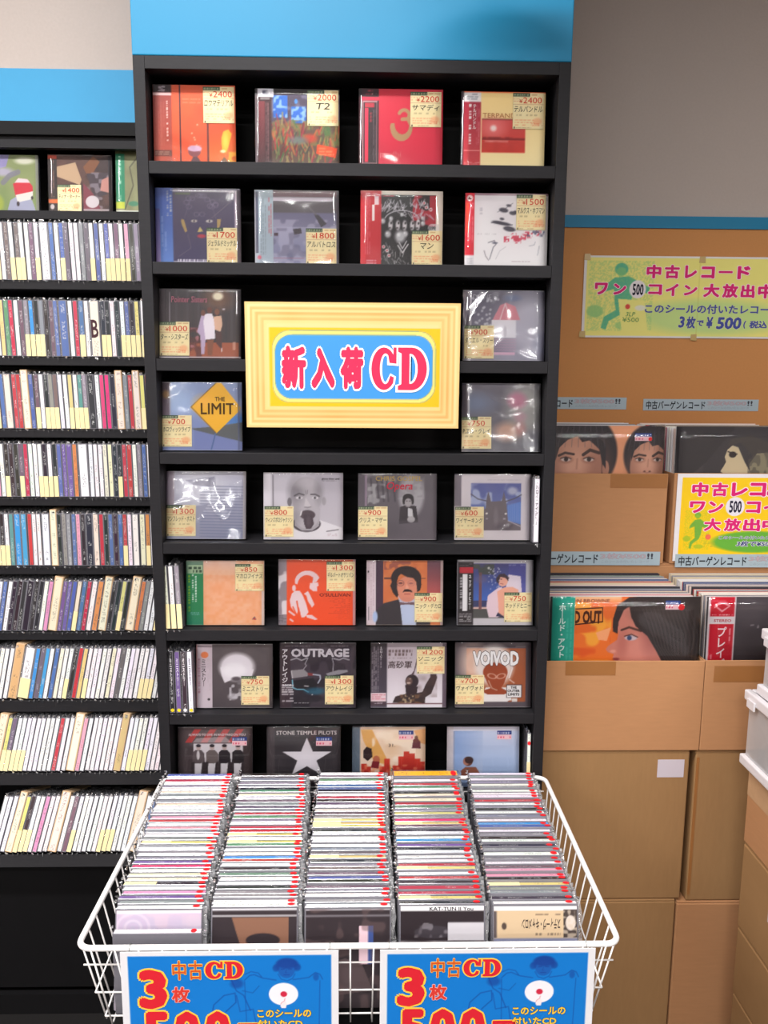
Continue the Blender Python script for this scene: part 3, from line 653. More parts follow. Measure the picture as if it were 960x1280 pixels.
def P10(c):
    c.g(55, 115, 860, 810, (150, 166, 206), (130, 144, 196)); c.e(200, 300, 200, 160, (176, 200, 232), .7, 160); c.e(800, 500, 140, 60, (60, 130, 210), .7, 60)
    c.p([(355, 585), (560, 568), (860, 520), (860, 722), (600, 680), (400, 612)], (96, 100, 104)); c.p([(380, 600), (860, 720), (860, 810), (380, 810)], (126, 138, 190)); c.l([(596, 620), (550, 800)], 13, (84, 110, 160))
    c.p([(598, 120), (650, 118), (842, 370), (835, 400), (600, 634), (345, 375), (350, 360)], (246, 190, 36)); c.l([(598, 124), (352, 366), (596, 628)], 8, (120, 84, 30)); c.e(480, 320, 90, 70, (252, 190, 90), .5, 80)
    c.g(55, 115, 150, 460, (76, 56, 66), (120, 104, 120)); c.e(105, 240, 34, 40, (180, 130, 60), .7, 30); c.r(140, 130, 152, 460, (170, 170, 190)); c.r(815, 115, 832, 810, (90, 100, 140), .7)
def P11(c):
    c.g(70, 115, 885, 805, (108, 104, 122), (150, 146, 170)); c.e(750, 460, 300, 300, (216, 214, 228), .8, 260); c.r(70, 115, 150, 460, (104, 94, 110)); c.r(143, 150, 155, 460, (210, 206, 216))  # broad pale ellipse on the right is sleeve glare painted into the print
    rr = random.Random(9)
    for i in range(40): c.e(rr.uniform(165, 420), rr.uniform(170, 470), 12, 12, (214, 214, 224), .85, 8)
    c.p([(365, 405), (440, 260), (500, 236), (590, 270), (640, 405)], (226, 150, 164)); c.l([(440, 400), (490, 245), (540, 400)], 11, (244, 220, 226)); c.e(560, 190, 80, 30, (120, 134, 170), .8, 30); c.r(355, 405, 600, 580, (238, 236, 244))
    for y in range(590, 720, 26):
        for x in range(390, 590, 30): c.l([(x, y), (x+15, y+13), (x+30, y)], 5, (222, 168, 196), .8)
    c.r(385, 720, 590, 750, (230, 190, 214)); c.e(490, 520, 16, 50, (190, 184, 196), .7, 12); c.r(385, 750, 880, 800, (170, 170, 190), .8); c.e(840, 640, 70, 120, (170, 174, 200), .5, 50)
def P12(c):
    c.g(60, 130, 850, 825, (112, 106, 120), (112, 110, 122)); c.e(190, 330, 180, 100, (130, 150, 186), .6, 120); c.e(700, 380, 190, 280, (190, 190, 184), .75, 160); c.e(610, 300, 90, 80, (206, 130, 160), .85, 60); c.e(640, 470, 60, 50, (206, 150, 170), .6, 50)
    c.e(510, 620, 120, 90, (232, 184, 160), .8, 80); c.e(650, 590, 50, 70, (200, 130, 130), .6, 50); c.e(770, 720, 120, 90, (110, 110, 124), .7, 80); c.r(60, 130, 125, 470, (94, 82, 96)); c.r(126, 140, 138, 470, (206, 206, 214)); c.r(815, 150, 830, 800, (200, 200, 200), .4)
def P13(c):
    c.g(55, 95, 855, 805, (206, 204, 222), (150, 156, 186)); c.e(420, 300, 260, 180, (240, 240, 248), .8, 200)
    for i in range(18): c.l([(400, 250+i*31), (820, 258+i*31)], 12, (118, 124, 160), .55)
    c.p([(360, 460), (480, 440), (400, 560), (360, 640)], (170, 172, 196)); c.p([(250, 190), (540, 150), (550, 260), (330, 240)], (130, 128, 154), .7); c.r(55, 95, 140, 450, (190, 176, 190)); c.r(825, 95, 855, 805, (214, 210, 216))
def P14(c):
    c.g(75, 100, 870, 805, (190, 184, 196), (206, 200, 208)); c.e(300, 300, 220, 260, (220, 216, 226), .6, 200); c.r(75, 100, 150, 805, (226, 222, 230)); c.l([(172, 130), (174, 470)], 8, (90, 84, 94))
    c.p([(340, 700), (400, 640), (640, 600), (860, 680), (860, 805), (340, 805)], (232, 228, 234)); c.e(505, 640, 140, 86, (72, 64, 74)); c.p([(380, 480), (640, 480), (630, 660), (560, 712), (460, 712), (390, 660)], (176, 170, 178))
    c.e(505, 340, 158, 196, (186, 180, 188)); c.e(508, 520, 132, 170, (190, 184, 192)); c.e(400, 300, 70, 120, (120, 114, 124), .6, 90); c.e(505, 210, 110, 60, (204, 198, 206), .6, 60); c.e(336, 410, 22, 46, (120, 114, 122)); c.e(678, 400, 20, 44, (170, 164, 172)); c.e(395, 560, 44, 90, (140, 134, 142), .5, 60); c.e(625, 300, 40, 110, (130, 124, 134), .5, 60)
    c.l([(385, 345), (430, 320), (478, 335)], 15, (96, 90, 98)); c.l([(548, 330), (590, 328), (630, 350)], 15, (96, 90, 98)); c.e(432, 366, 34, 14, (220, 216, 222)); c.e(590, 366, 32, 14, (220, 216, 222)); c.e(436, 366, 12, 12, (70, 64, 72)); c.e(588, 366, 12, 12, (70, 64, 72))
    c.p([(495, 360), (535, 430), (550, 455), (480, 460), (488, 420)], (206, 200, 206)); c.l([(484, 462), (515, 468), (548, 460)], 7, (120, 112, 120)); c.l([(495, 290), (500, 330)], 6, (130, 124, 132)); c.l([(515, 285), (512, 325)], 6, (130, 124, 132))
    c.e(515, 545, 76, 50, (84, 70, 80)); c.p([(470, 540), (560, 540), (578, 640), (550, 690), (500, 692), (480, 640)], (74, 60, 72)); c.e(525, 610, 22, 60, (100, 86, 96), .7, 20); c.l([(455, 510), (445, 550)], 14, (232, 228, 232)); c.l([(705, 718), (820, 700)], 10, (80, 74, 84), .8); c.tx(715, 740, 810, 770, (180, 150, 160), 2, .5); c.tx(660, 178, 800, 194, (130, 124, 132), 1, .7)
def P15(c):
    c.g(60, 110, 845, 805, (104, 98, 106), (96, 88, 98)); c.n(70, (150, 146, 152), .6, .5, box=(150, 120, 720, 380)); c.r(60, 110, 130, 450, (92, 84, 96)); c.r(130, 115, 150, 450, (150, 130, 150)); c.e(590, 340, 125, 220, (176, 172, 178), .9, 40); c.n(30, (150, 146, 152), .7, .5, box=(480, 140, 700, 360))
    for x in (190, 250, 300, 345, 410): c.l([(x, 170), (x+20, 400)], 20, (72, 66, 76), .7)
    c.n(40, (180, 178, 182), .7, .6, box=(160, 220, 330, 430)); c.p([(480, 460), (540, 440), (640, 450), (660, 620), (470, 640)], (52, 46, 54)); c.e(560, 400, 44, 62, (150, 144, 148)); c.e(560, 365, 54, 44, (40, 36, 42)); c.e(517, 395, 14, 40, (40, 36, 42)); c.e(604, 395, 13, 40, (40, 36, 42)); c.e(560, 410, 34, 40, (168, 162, 166)); c.l([(540, 398), (552, 398)], 7, (60, 54, 60)); c.l([(570, 398), (582, 398)], 7, (60, 54, 60))
    c.p([(560, 470), (600, 480), (610, 560), (560, 560)], (206, 204, 208)); c.e(590, 590, 38, 34, (178, 174, 178)); c.n(90, (110, 102, 112), .5, box=(60, 600, 845, 805)); c.e(300, 690, 200, 90, (86, 80, 90), .5, 60)
def P16(c):
    c.r(65, 115, 830, 800, (226, 218, 224)); c.r(65, 115, 135, 450, (112, 104, 120)); c.g(232, 212, 728, 700, (96, 104, 168), (110, 140, 206)); c.n(70, (190, 200, 226), .8, .6, box=(232, 220, 728, 500)); c.e(640, 290, 50, 40, (214, 214, 226), .8, 30)
    c.l([(232, 325), (300, 375), (385, 395)], 12, (90, 88, 110)); c.l([(728, 330), (660, 370), (575, 400)], 12, (90, 88, 110)); c.p([(385, 370), (402, 290), (420, 360), (430, 400), (535, 395), (545, 350), (556, 292), (570, 360), (585, 440), (600, 600), (728, 640), (728, 700), (232, 700), (232, 560), (378, 470)], (112, 102, 112)); c.p([(590, 440), (728, 400), (728, 640), (600, 595)], (96, 140, 214))
    for x in range(605, 728, 20): c.l([(x, 420), (x, 610)], 4, (150, 180, 226), .6)
    c.l([(600, 600), (728, 660)], 6, (220, 210, 220)); c.e(480, 560, 24, 90, (140, 132, 140), .6, 20); c.e(388, 525, 11, 10, (250, 246, 240)); c.e(577, 527, 11, 10, (250, 246, 240)); c.r(380, 572, 400, 588, (180, 170, 180)); c.r(550, 572, 575, 588, (180, 170, 180)); c.tx(330, 165, 720, 190, (190, 180, 188), 1, .4); c.r(810, 115, 830, 800, (120, 100, 110), .7)
def P17(c):
    c.g(245, 95, 960, 745, (238, 184, 150), (246, 180, 130)); c.n(28, (250, 214, 190), .7); c.n(90, (240, 160, 110), .5); c.g(400, 95, 700, 240, (214, 196, 200), (240, 200, 170), a=.5); c.g(245, 95, 402, 745, (110, 140, 120), (20, 140, 90)); c.r(262, 140, 395, 225, (170, 196, 160)); c.tx(270, 148, 390, 215, (40, 70, 50), 2, .95, fill=.75, word=1)
    c.r(250, 228, 402, 600, (26, 136, 84)); c.g(250, 600, 402, 745, (30, 140, 90), (18, 130, 100)); c.tx(258, 240, 285, 610, (150, 190, 40), 1, .9, True, .7, 1); c.tx(295, 235, 345, 510, (226, 240, 230), 2, .9, True, .55, 1); c.tx(285, 612, 370, 650, (160, 190, 210), 2, .6, word=1)
    c.p([(845, 690), (870, 655), (885, 692)], (110, 90, 110)); c.e(870, 684, 14, 8, (200, 70, 60)); c.r(935, 400, 960, 745, (240, 236, 240), .8)
def P18(c):
    c.g(105, 90, 875, 800, (232, 92, 56), (246, 84, 30)); c.r(105, 90, 190, 800, (150, 140, 150)); c.n(70, (234, 230, 236), .9, .5, 12, (105, 150, 190, 680)); c.tx(110, 690, 185, 770, (90, 84, 94), 5, .7); w_ = (236, 216, 222)
    c.p(arc(395, 330, 125, 118, 190, 20, 18)+arc(390, 360, 92, 100, 30, 180, 16), w_); c.p([(450, 290), (490, 260), (510, 290), (485, 330), (445, 345)], w_); c.p([(420, 345), (500, 335), (505, 375), (488, 385), (492, 435), (450, 432), (415, 400)], w_); c.e(262, 400, 18, 34, w_)
    c.p([(270, 430), (320, 430), (350, 480), (380, 560), (405, 660), (365, 715), (335, 715), (310, 600), (290, 690), (230, 600), (220, 530), (240, 460)], w_); c.l([(290, 540), (315, 700)], 14, (240, 90, 44)); c.l([(250, 600), (290, 690)], 12, (240, 90, 44)); c.p([(360, 460), (400, 430), (420, 470), (465, 575), (440, 608), (400, 540), (385, 480)], w_); c.p([(380, 690), (440, 690), (498, 735), (470, 742), (390, 715)], w_); c.l([(215, 650), (265, 690)], 18, w_); c.l([(225, 735), (250, 755)], 16, w_)
    for i in range(16): c.tx(600+c.rng.randint(0, 110), 500+i*15, 820, 513+i*15, (196, 60, 30), 1, .55, word=2)
    c.r(845, 90, 875, 800, (214, 190, 206), .8)
def P19(c):
    c.r(65, 100, 830, 795, (216, 120, 70)); c.n(60, (236, 150, 90), .6); c.r(160, 100, 235, 795, (70, 46, 70)); c.g(670, 100, 800, 460, (110, 74, 90), (190, 90, 90)); c.r(800, 100, 830, 795, (214, 190, 190)); c.n(30, (150, 80, 80), .7, .5, box=(240, 110, 560, 200)); c.r(240, 285, 330, 300, (70, 50, 60)); c.r(600, 290, 650, 298, (90, 60, 60))
    c.p([(165, 640), (240, 560), (380, 520), (600, 520), (700, 560), (700, 795), (165, 795)], (56, 50, 58)); c.p([(378, 480), (400, 560), (425, 795), (560, 795), (560, 500), (490, 540)], (196, 206, 232)); c.e(470, 410, 104, 136, (226, 150, 124)); hr = (44, 34, 40)
    c.p(arc(460, 290, 150, 130, 200, -10, 18)+[(612, 360), (600, 420), (570, 440), (560, 330), (530, 290), (470, 280), (410, 246), (385, 270), (368, 330), (370, 400), (385, 470), (370, 500), (330, 450), (302, 370)], hr)
    c.e(405, 345, 34, 30, (120, 70, 70), .8, ring=6); c.e(510, 345, 34, 30, (190, 130, 120), .8, ring=6); c.e(405, 345, 22, 12, (90, 50, 50), .8, 8); c.e(508, 347, 22, 10, (150, 90, 90), .8, 8); c.p([(465, 345), (490, 405), (450, 410)], (236, 170, 144)); c.p([(425, 440), (445, 412), (475, 408), (510, 418), (528, 442), (480, 436)], (48, 28, 34)); c.l([(445, 462), (500, 462)], 9, (180, 80, 80)); c.e(470, 520, 60, 26, (214, 140, 120), .6, 20)
    c.p([(395, 545), (455, 556), (540, 545), (545, 580), (470, 572), (400, 580)], (120, 90, 96)); c.r(65, 100, 160, 795, (222, 206, 214)); c.tx(80, 120, 150, 740, (190, 160, 176), 3, .5, True, .4, 1); c.e(155, 705, 24, 60, (180, 200, 236), 1, 10); c.l([(90, 600), (92, 740)], 5, (60, 50, 60)); c.e(86, 222, 7, 12, (50, 40, 50))
def P20(c):
    c.r(90, 95, 850, 785, (206, 202, 208)); c.g(255, 135, 775, 540, (70, 66, 120), (66, 110, 196)); c.g(600, 135, 775, 480, (70, 70, 140), (96, 100, 180)); c.n(60, (70, 76, 70), .9, .5, box=(255, 140, 460, 250)); c.r(255, 525, 400, 595, (60, 66, 110)); c.r(255, 595, 400, 612, (226, 190, 180)); c.r(255, 612, 560, 710, (84, 84, 84)); c.g(310, 230, 340, 620, (110, 76, 80), (130, 84, 90)); c.e(330, 300, 60, 40, (110, 100, 140), .6, 30)
    c.p([(600, 250), (722, 268), (735, 440), (560, 440), (590, 330)], (226, 214, 226)); c.p([(400, 470), (500, 390), (540, 380), (560, 700), (410, 705), (385, 590)], (232, 208, 218)); c.p([(490, 430), (560, 385), (640, 380), (700, 410), (710, 560), (700, 700), (510, 700), (500, 520)], (240, 178, 154)); c.p([(480, 690), (500, 650), (570, 700), (570, 710)], (50, 50, 84)); c.e(545, 315, 50, 62, (236, 176, 156)); c.p([(480, 290), (510, 246), (560, 240), (606, 280), (600, 320), (570, 285), (520, 275), (505, 350), (480, 320)], (60, 44, 56)); c.e(530, 300, 8, 5, (80, 50, 60)); c.l([(520, 345), (550, 350)], 6, (170, 80, 80))
    rr = random.Random(4)
    for i in range(34): c.e(rr.uniform(400, 520), rr.uniform(170, 420), 6, 6, (200, 200, 220), .8, 4)
    c.e(405, 182, 12, 12, (200, 200, 196)); c.r(100, 120, 255, 785, (44, 38, 44)); c.r(115, 175, 250, 235, (190, 36, 56)); c.r(150, 245, 196, 635, (232, 230, 234)); c.tx(118, 250, 142, 610, (200, 198, 204), 1, .9, True, .8, 1); c.tx(115, 655, 240, 750, (200, 196, 200), 6, .8); c.tx(115, 130, 240, 165, (110, 104, 110), 2, .6); c.r(90, 95, 102, 785, (150, 150, 160)); c.r(835, 95, 850, 785, (150, 150, 158)); c.tx(600, 145, 765, 160, (170, 170, 200), 1, .7)
def P21(c):
    c.g(278, 85, 930, 680, (98, 88, 92), (80, 72, 78)); c.n(180, (116, 106, 110), .4); wt = (232, 226, 234)
    c.e(625, 300, 148, 130, wt, 1, 40); c.p([(482, 300), (768, 320), (752, 385), (700, 400), (600, 392), (575, 420), (520, 448), (495, 380)], wt); c.e(600, 330, 100, 70, (240, 236, 242), 1, 30); c.e(620, 410, 40, 20, (100, 90, 96), 1, 12); c.n(26, (200, 196, 204), .9, .5, box=(560, 430, 680, 610)); c.e(590, 575, 40, 30, (206, 202, 210), .8, 20); c.e(650, 470, 30, 40, (100, 92, 98), .7, 16)
    c.g(278, 85, 415, 680, (206, 190, 200), (214, 202, 212)); c.e(352, 186, 32, 30, (226, 130, 80)); c.tx(292, 220, 315, 590, (176, 120, 140), 1, .8, True, .7, 1); c.tx(370, 220, 405, 520, (190, 176, 186), 2, .4, True); c.e(386, 601, 11, 11, (50, 44, 50)); c.l([(290, 105), (410, 112)], 6, (120, 104, 114)); c.g(278, 85, 290, 680, (200, 150, 150), (226, 190, 196))
def P22(c):
    c.g(82, 90, 875, 830, (58, 46, 60), (42, 38, 48)); c.n(90, (84, 72, 84), .6, .5); c.r(82, 90, 195, 830, (64, 48, 58)); wt = (214, 208, 214)
    for pts in (((200, 285), (260, 265), (310, 290), (370, 262)), ((640, 270), (700, 285), (740, 265), (800, 285))): c.l(pts, 13, (176, 172, 180))
    c.l([(375, 265), (345, 330), (360, 350), (330, 390)], 7, (190, 186, 196)); c.l([(625, 262), (640, 330), (632, 420)], 7, (190, 186, 196)); c.p([(200, 405), (330, 390), (380, 440), (370, 470), (215, 495)], (150, 144, 150)); c.l([(205, 410), (215, 490)], 9, wt); c.p([(370, 430), (430, 440), (435, 465), (380, 465)], (140, 60, 64)); c.p([(560, 440), (690, 400), (780, 400), (790, 420), (700, 450), (580, 465)], (150, 146, 156)); c.l([(430, 450), (500, 460), (505, 500), (480, 548)], 13, (190, 196, 214)); c.p([(220, 520), (430, 490), (470, 560), (460, 640), (250, 640)], (34, 32, 40))
    c.l([(215, 515), (220, 600), (260, 620), (330, 620), (380, 650)], 12, (130, 190, 214)); c.e(450, 640, 100, 40, (40, 110, 140), .7, 30); c.e(420, 680, 8, 6, wt); c.l([(340, 580), (380, 585)], 10, wt); c.tx(105, 562, 225, 685, wt, 5, .9, fill=.6); c.tx(110, 705, 235, 765, wt, 2, .9); c.tx(235, 765, 390, 782, wt, 1, .8, word=1); c.tx(140, 118, 400, 140, (170, 160, 170), 1, .6); c.tx(610, 115, 790, 140, (170, 160, 170), 1, .6)
def P23(c):
    c.g(70, 90, 860, 815, (190, 176, 186), (240, 236, 244)); c.g(70, 90, 240, 815, (62, 52, 62), (90, 84, 100)); c.r(815, 90, 860, 815, (120, 104, 120)); c.tx(80, 130, 160, 640, (180, 170, 180), 4, .6, True); c.tx(165, 250, 190, 430, (200, 190, 200), 1, .6, True); c.r(72, 650, 232, 745, (236, 214, 222)); c.tx(85, 660, 225, 730, (200, 90, 110), 3, .6); c.r(72, 745, 232, 790, (84, 66, 76)); c.tx(110, 752, 200, 775, (210, 200, 210), 2, .7)
    c.tx(255, 160, 500, 235, (110, 90, 92), 2, .95, fill=.8, word=.8); c.tx(255, 250, 500, 270, (120, 100, 104), 1, .6, word=1)
    dk = (66, 52, 54); c.p([(300, 760), (330, 690), (440, 660), (560, 650), (610, 640), (640, 560), (690, 470), (690, 440), (750, 440), (760, 480), (740, 550), (700, 660), (640, 700), (635, 765)], dk); c.e(500, 520, 68, 76, (58, 46, 52)); c.e(470, 520, 34, 44, (130, 100, 92), .8, 16); c.e(465, 540, 20, 9, (214, 190, 180)); c.e(480, 495, 10, 5, (190, 170, 160)); c.p([(430, 560), (560, 580), (550, 680), (440, 680)], (60, 46, 52)); c.n(40, (130, 96, 70), .8, .5, box=(320, 670, 620, 765)); c.n(20, (206, 180, 140), .8, .62, box=(400, 670, 520, 760)); c.p([(486, 455), (520, 400), (545, 280), (560, 200), (548, 330), (520, 440), (500, 455)], (96, 76, 84)); c.n(50, (110, 84, 80), .4, box=(560, 450, 760, 700)); c.r(240, 765, 815, 775, (110, 60, 64))
def P24(c):
    c.r(72, 80, 830, 775, (98, 88, 96)); c.r(185, 145, 770, 715, (172, 96, 62)); c.e(250, 300, 120, 200, (236, 210, 196), .85, 120); c.e(460, 330, 190, 220, (232, 224, 222), .95, 60); c.r(185, 640, 600, 715, (236, 232, 232)); c.p([(340, 640), (380, 560), (600, 560), (640, 700), (480, 715)], (236, 232, 232)); sk = (164, 78, 48)
    c.e(472, 400, 122, 104, sk, 1, 8); c.p([(352, 410), (592, 410), (560, 520), (520, 590), (480, 600), (430, 580), (395, 520)], sk); c.p([(330, 600), (430, 570), (540, 570), (610, 610), (560, 640), (400, 640)], sk)
    for x, q in ((440, .3), (530, -.3)): c.e(x, 442, 42, 24, (214, 160, 140), 1, ring=9, rot=q)
    c.l([(405, 490), (440, 570), (490, 592)], 8, (216, 180, 160)); c.l([(560, 270), (620, 280), (640, 360), (610, 460)], 12, (236, 230, 230)); c.l([(615, 480), (660, 515)], 10, (226, 200, 190)); c.r(185, 120, 350, 135, (130, 118, 124)); c.r(670, 118, 770, 134, (130, 118, 124)); c.r(640, 680, 690, 715, (232, 224, 220))
    c.r(584, 532, 738, 672, (60, 40, 44)); c.r(590, 538, 732, 666, (240, 238, 240))
def P25(c):
    c.r(52, 60, 440, 330+50, (74, 62, 66)); c.r(390, 60, 440, 380, (66, 54, 56)); c.e(250, 110, 180, 50, (110, 90, 92), .6, 60)
    for x in (100, 180, 250, 320): c.p([(x+40, 70), (x+75, 70), (x+25, 145), (x-10, 145)], (186, 66, 66))
    c.r(135, 150, 390, 380, (220, 214, 220))
    c.p([(130, 145), (150, 120), (300, 112), (330, 145)], (214, 206, 210), .5)
    for x, cl in ((158, (96, 84, 88)), (228, (110, 98, 98)), (292, (44, 36, 42)), (362, (44, 38, 42))):
        c.p([(x-28, 200), (x-12, 185), (x+16, 185), (x+32, 205), (x+34, 250), (x+10, 262), (x-30, 260)], cl); c.e(x+2, 172, 12, 15, (196, 176, 174)); c.e(x+2, 162, 13, 9, (40, 32, 36)); c.p([(x-34, 255), (x-18, 250), (x-20, 380), (x-44, 380)], (60, 50, 54)); c.p([(x+20, 255), (x+36, 250), (x+30, 380), (x+8, 380)], (60, 50, 54))
    c.e(158, 215, 8, 26, (214, 208, 212)); c.tx(110, 94, 405, 104, (206, 190, 194), 1, .8, word=1)
def P26(c):
    c.r(515, 48, 900, 380, (58, 52, 58)); c.n(60, (74, 68, 72), .6); c.r(515, 48, 558, 380, (90, 80, 84), .5)
    cx, cy, pts = 724, 222, []
    for i in range(10):
        a = R(-90+i*36); q = 132 if i % 2 == 0 else 52; pts.append((cx+q*math.cos(a)*1.0, cy+q*math.sin(a)*.86))
    c.p(pts, (226, 220, 228))
def P27(c):
    c.r(38, 40, 375, 345, (230, 200, 170)); c.n(60, (244, 232, 226), .7); c.r(38, 40, 76, 345, (96, 110, 126)); c.p([(78, 55), (130, 55), (230, 270), (150, 240), (90, 110)], (222, 164, 76), .8); c.n(40, (250, 236, 220), .8, .5, box=(130, 60, 330, 240)); c.p([(320, 60), (375, 50), (375, 130), (345, 120)], (226, 160, 90), .7)
    for x, h_ in ((250, 190), (275, 165), (300, 175), (325, 200), (225, 235), (185, 200), (345, 215), (100, 240), (80, 225), (165, 240)): c.g(x, h_, x+26, 345, (206, 66, 50), (150, 26, 36))
    c.n(16, (240, 150, 110), .6, .6, box=(80, 230, 375, 345)); c.p([(90, 160), (105, 140), (128, 150), (132, 190), (110, 212), (90, 195)], (50, 34, 38)); c.e(150, 205, 16, 20, (190, 110, 84)); c.p([(132, 212), (165, 215), (160, 250), (125, 245)], (130, 40, 50)); c.p([(318, 105), (335, 95), (350, 115), (352, 150), (312, 148)], (110, 60, 70)); c.e(332, 95, 8, 9, (120, 80, 70))
def P28(c):
    c.r(475, 38, 808, 345, (214, 212, 224)); c.g(508, 60, 805, 345, (206, 214, 236), (160, 184, 222)); c.g(508, 60, 640, 345, (150, 176, 220), (186, 200, 228), True); c.r(475, 38, 505, 345, (206, 200, 206)); c.r(505, 60, 512, 345, (150, 160, 190)); c.e(573, 214, 22, 24, (120, 76, 64)); c.e(565, 216, 14, 18, (190, 130, 110)); c.e(578, 208, 20, 18, (74, 50, 48)); c.p([(540, 262), (560, 244), (610, 244), (626, 270), (626, 300), (545, 300)], (156, 96, 76))
def P29(c):
    c.g(-120, 262, 232, 585, (120, 130, 84), (124, 144, 90)); c.n(70, (150, 158, 110), .6); c.p([(-120, 262), (60, 262), (40, 330), (-120, 370)], (140, 132, 176)); c.e(20, 360, 60, 24, (176, 166, 200), .8, 20); c.e(150, 296, 56, 20, (206, 204, 190), .9, 14); c.p([(40, 585), (60, 520), (130, 480), (190, 520), (212, 585)], (158, 160, 182)); c.l([(20, 420), (60, 380), (110, 360)], 30, (120, 116, 134), .8)
    c.p([(78, 425), (165, 405), (195, 440), (195, 470), (92, 500)], (196, 44, 62)); c.p([(92, 490), (196, 468), (192, 512), (104, 532)], (214, 210, 204)); c.p([(88, 420), (110, 395), (165, 400), (180, 420)], (224, 200, 206)); c.e(106, 540, 9, 14, (60, 50, 56)); c.e(190, 505, 7, 10, (60, 50, 56)); c.r(214, 262, 232, 585, (150, 150, 140)); c.e(-20, 540, 40, 50, (160, 170, 60), .8, 20)
def P30(c):
    c.r(290, 265, 670, 580, (62, 42, 44)); c.n(60, (110, 76, 66), .7, .5); c.p([(345, 330), (455, 305), (490, 400), (480, 430), (345, 385)], (190, 160, 130)); c.p([(500, 330), (560, 270), (600, 300), (560, 360), (520, 370)], (130, 80, 50)); c.p([(520, 365), (650, 360), (640, 480), (560, 500)], (70, 56, 64)); c.n(24, (150, 140, 150), .7, .6, box=(520, 360, 655, 560)); c.p([(500, 420), (560, 480), (600, 560), (500, 570)], (130, 60, 74)); c.e(552, 522, 40, 34, (206, 196, 200)); c.p([(610, 400), (655, 380), (650, 470), (600, 460)], (196, 140, 130)); c.r(500, 562, 650, 572, (200, 190, 194), .8)
    c.r(290, 265, 345, 580, (54, 40, 40)); c.r(292, 268, 345, 288, (206, 84, 60)); c.tx(305, 295, 330, 500, (170, 120, 100), 2, .6, True); c.r(290, 510, 345, 532, (226, 110, 50)); c.e(314, 552, 12, 14, (200, 190, 190)); c.l([(345, 268), (660, 270)], 4, (120, 110, 110)); c.r(650, 265, 670, 580, (60, 50, 52))
def P31(c):
    c.g(695, 240, 1060, 582, (150, 150, 110), (160, 162, 120)); c.n(40, (120, 116, 80), .6); c.l([(750, 560), (800, 430), (780, 330), (840, 260)], 8, (80, 76, 60), .7); c.e(800, 530, 30, 14, (60, 140, 110), .8, 6); c.r(696, 258, 750, 556, (30, 138, 100)); c.tx(708, 270, 730, 520, (190, 220, 200), 1, .9, True, .7, 1); c.r(696, 520, 748, 558, (200, 206, 70)); c.r(695, 568, 1060, 582, (226, 226, 220))

JB = (34, 32, 36)
C = {}
C[1] = cover(0, (185, 100), 8, (58, 70, 878, 812), P1, 'orange CD cover with grey cone and flame, red obi, first of top row', (58, 245), (558, 85, 868, 425, '2400', 'ロウマテリアル'), jewel=False, top=.004)
C[2] = cover(0, (310, 100), 8, (75, 110, 915, 830), P2, 'painted garden CD cover with blue patches and orange label, top row', (75, 240), (595, 120, 905, 455, '2000', 'T2'), jewel=False, top=.004)
C[3] = cover(0, (440, 100), 8, (68, 110, 905, 848), P3, 'crimson CD cover with a gold curved symbol, third of top row', (68, 268), (580, 135, 888, 468, '2200', 'サマディ'), jewel=False, top=.004)
C[4] = cover(0, (570, 100), 8, (48, 138, 885, 862), P4, 'cream CD cover with red lake sunset picture, right end of top row', (70, 245), (560, 148, 868, 488, '2400', 'テルパンドル'), jewel=False, top=.004)
C[5] = cover(1, (190, 225), 8, (40, 98, 888, 818), P5, 'dusky violet face CD cover with pale blue obi, left in second row', (40, 215), (548, 475, 852, 812, '1700', 'ジェラルドミッテル'))
C[6] = cover(1, (315, 225), 8, (30, 118, 870, 828), P6, 'misty grey sea CD cover with pale blue obi, second row', (30, 215), (540, 482, 845, 825, '1800', 'アルバトロス'))
C[7] = cover(1, (440, 225), 8, (85, 125, 905, 832), P7, 'black and white drawn CD cover with wide red obi, second row', (85, 293), (598, 500, 900, 828, '1600', 'マン'), jewel=False, top=.006)
C[8] = cover(1, (570, 225), 8, (88, 150, 912, 852), P8, 'white ink-painting CD cover of pine and plum blossom, right in second row', (88, 184), (595, 160, 888, 500, '1500', 'マルクス・ホフマン'), jewel=False, top=.006)
C[9] = cover(2, (190, 350), 8, (60, 95, 885, 788), P9, 'dark stage photo CD cover with three standing people, left of yellow sign', None, (75, 425, 372, 765, '1000', 'ター・シスターズ'))
C[10] = cover(3, (195, 465), 8, (55, 112, 860, 812), P10, 'blue CD cover with big yellow diamond road sign, lower left of yellow sign', None, (60, 452, 358, 775, '700', 'ホロヴィッツライブ'), yaw=1)
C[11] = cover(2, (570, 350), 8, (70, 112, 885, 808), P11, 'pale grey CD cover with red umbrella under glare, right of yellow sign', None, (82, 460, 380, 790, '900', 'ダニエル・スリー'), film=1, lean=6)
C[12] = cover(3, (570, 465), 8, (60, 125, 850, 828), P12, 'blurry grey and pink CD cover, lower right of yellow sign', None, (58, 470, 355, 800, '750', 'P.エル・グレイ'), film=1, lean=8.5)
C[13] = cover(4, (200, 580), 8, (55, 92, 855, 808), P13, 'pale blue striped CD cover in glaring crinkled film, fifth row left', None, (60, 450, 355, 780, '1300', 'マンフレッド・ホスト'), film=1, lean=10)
C[14] = cover(4, (320, 580), 8, (75, 98, 870, 808), P14, 'grey CD cover of a bald man with open mouth, fifth row', None, (85, 455, 375, 780, '800', 'ウィンズボロジャクソン'))
C[15] = cover(4, (440, 580), 8, (60, 108, 845, 808), P15, 'dark grey photo CD cover with red and yellow handwriting, fifth row', None, (62, 455, 355, 780, '900', 'クリス・マザー'))
C[16] = cover(4, (560, 580), 8, (65, 112, 830, 804), P16, 'white-bordered CD cover of a bridge under blue sky, fifth row right', None, (70, 455, 358, 780, '600', 'ワイヤーキング'), film=1)
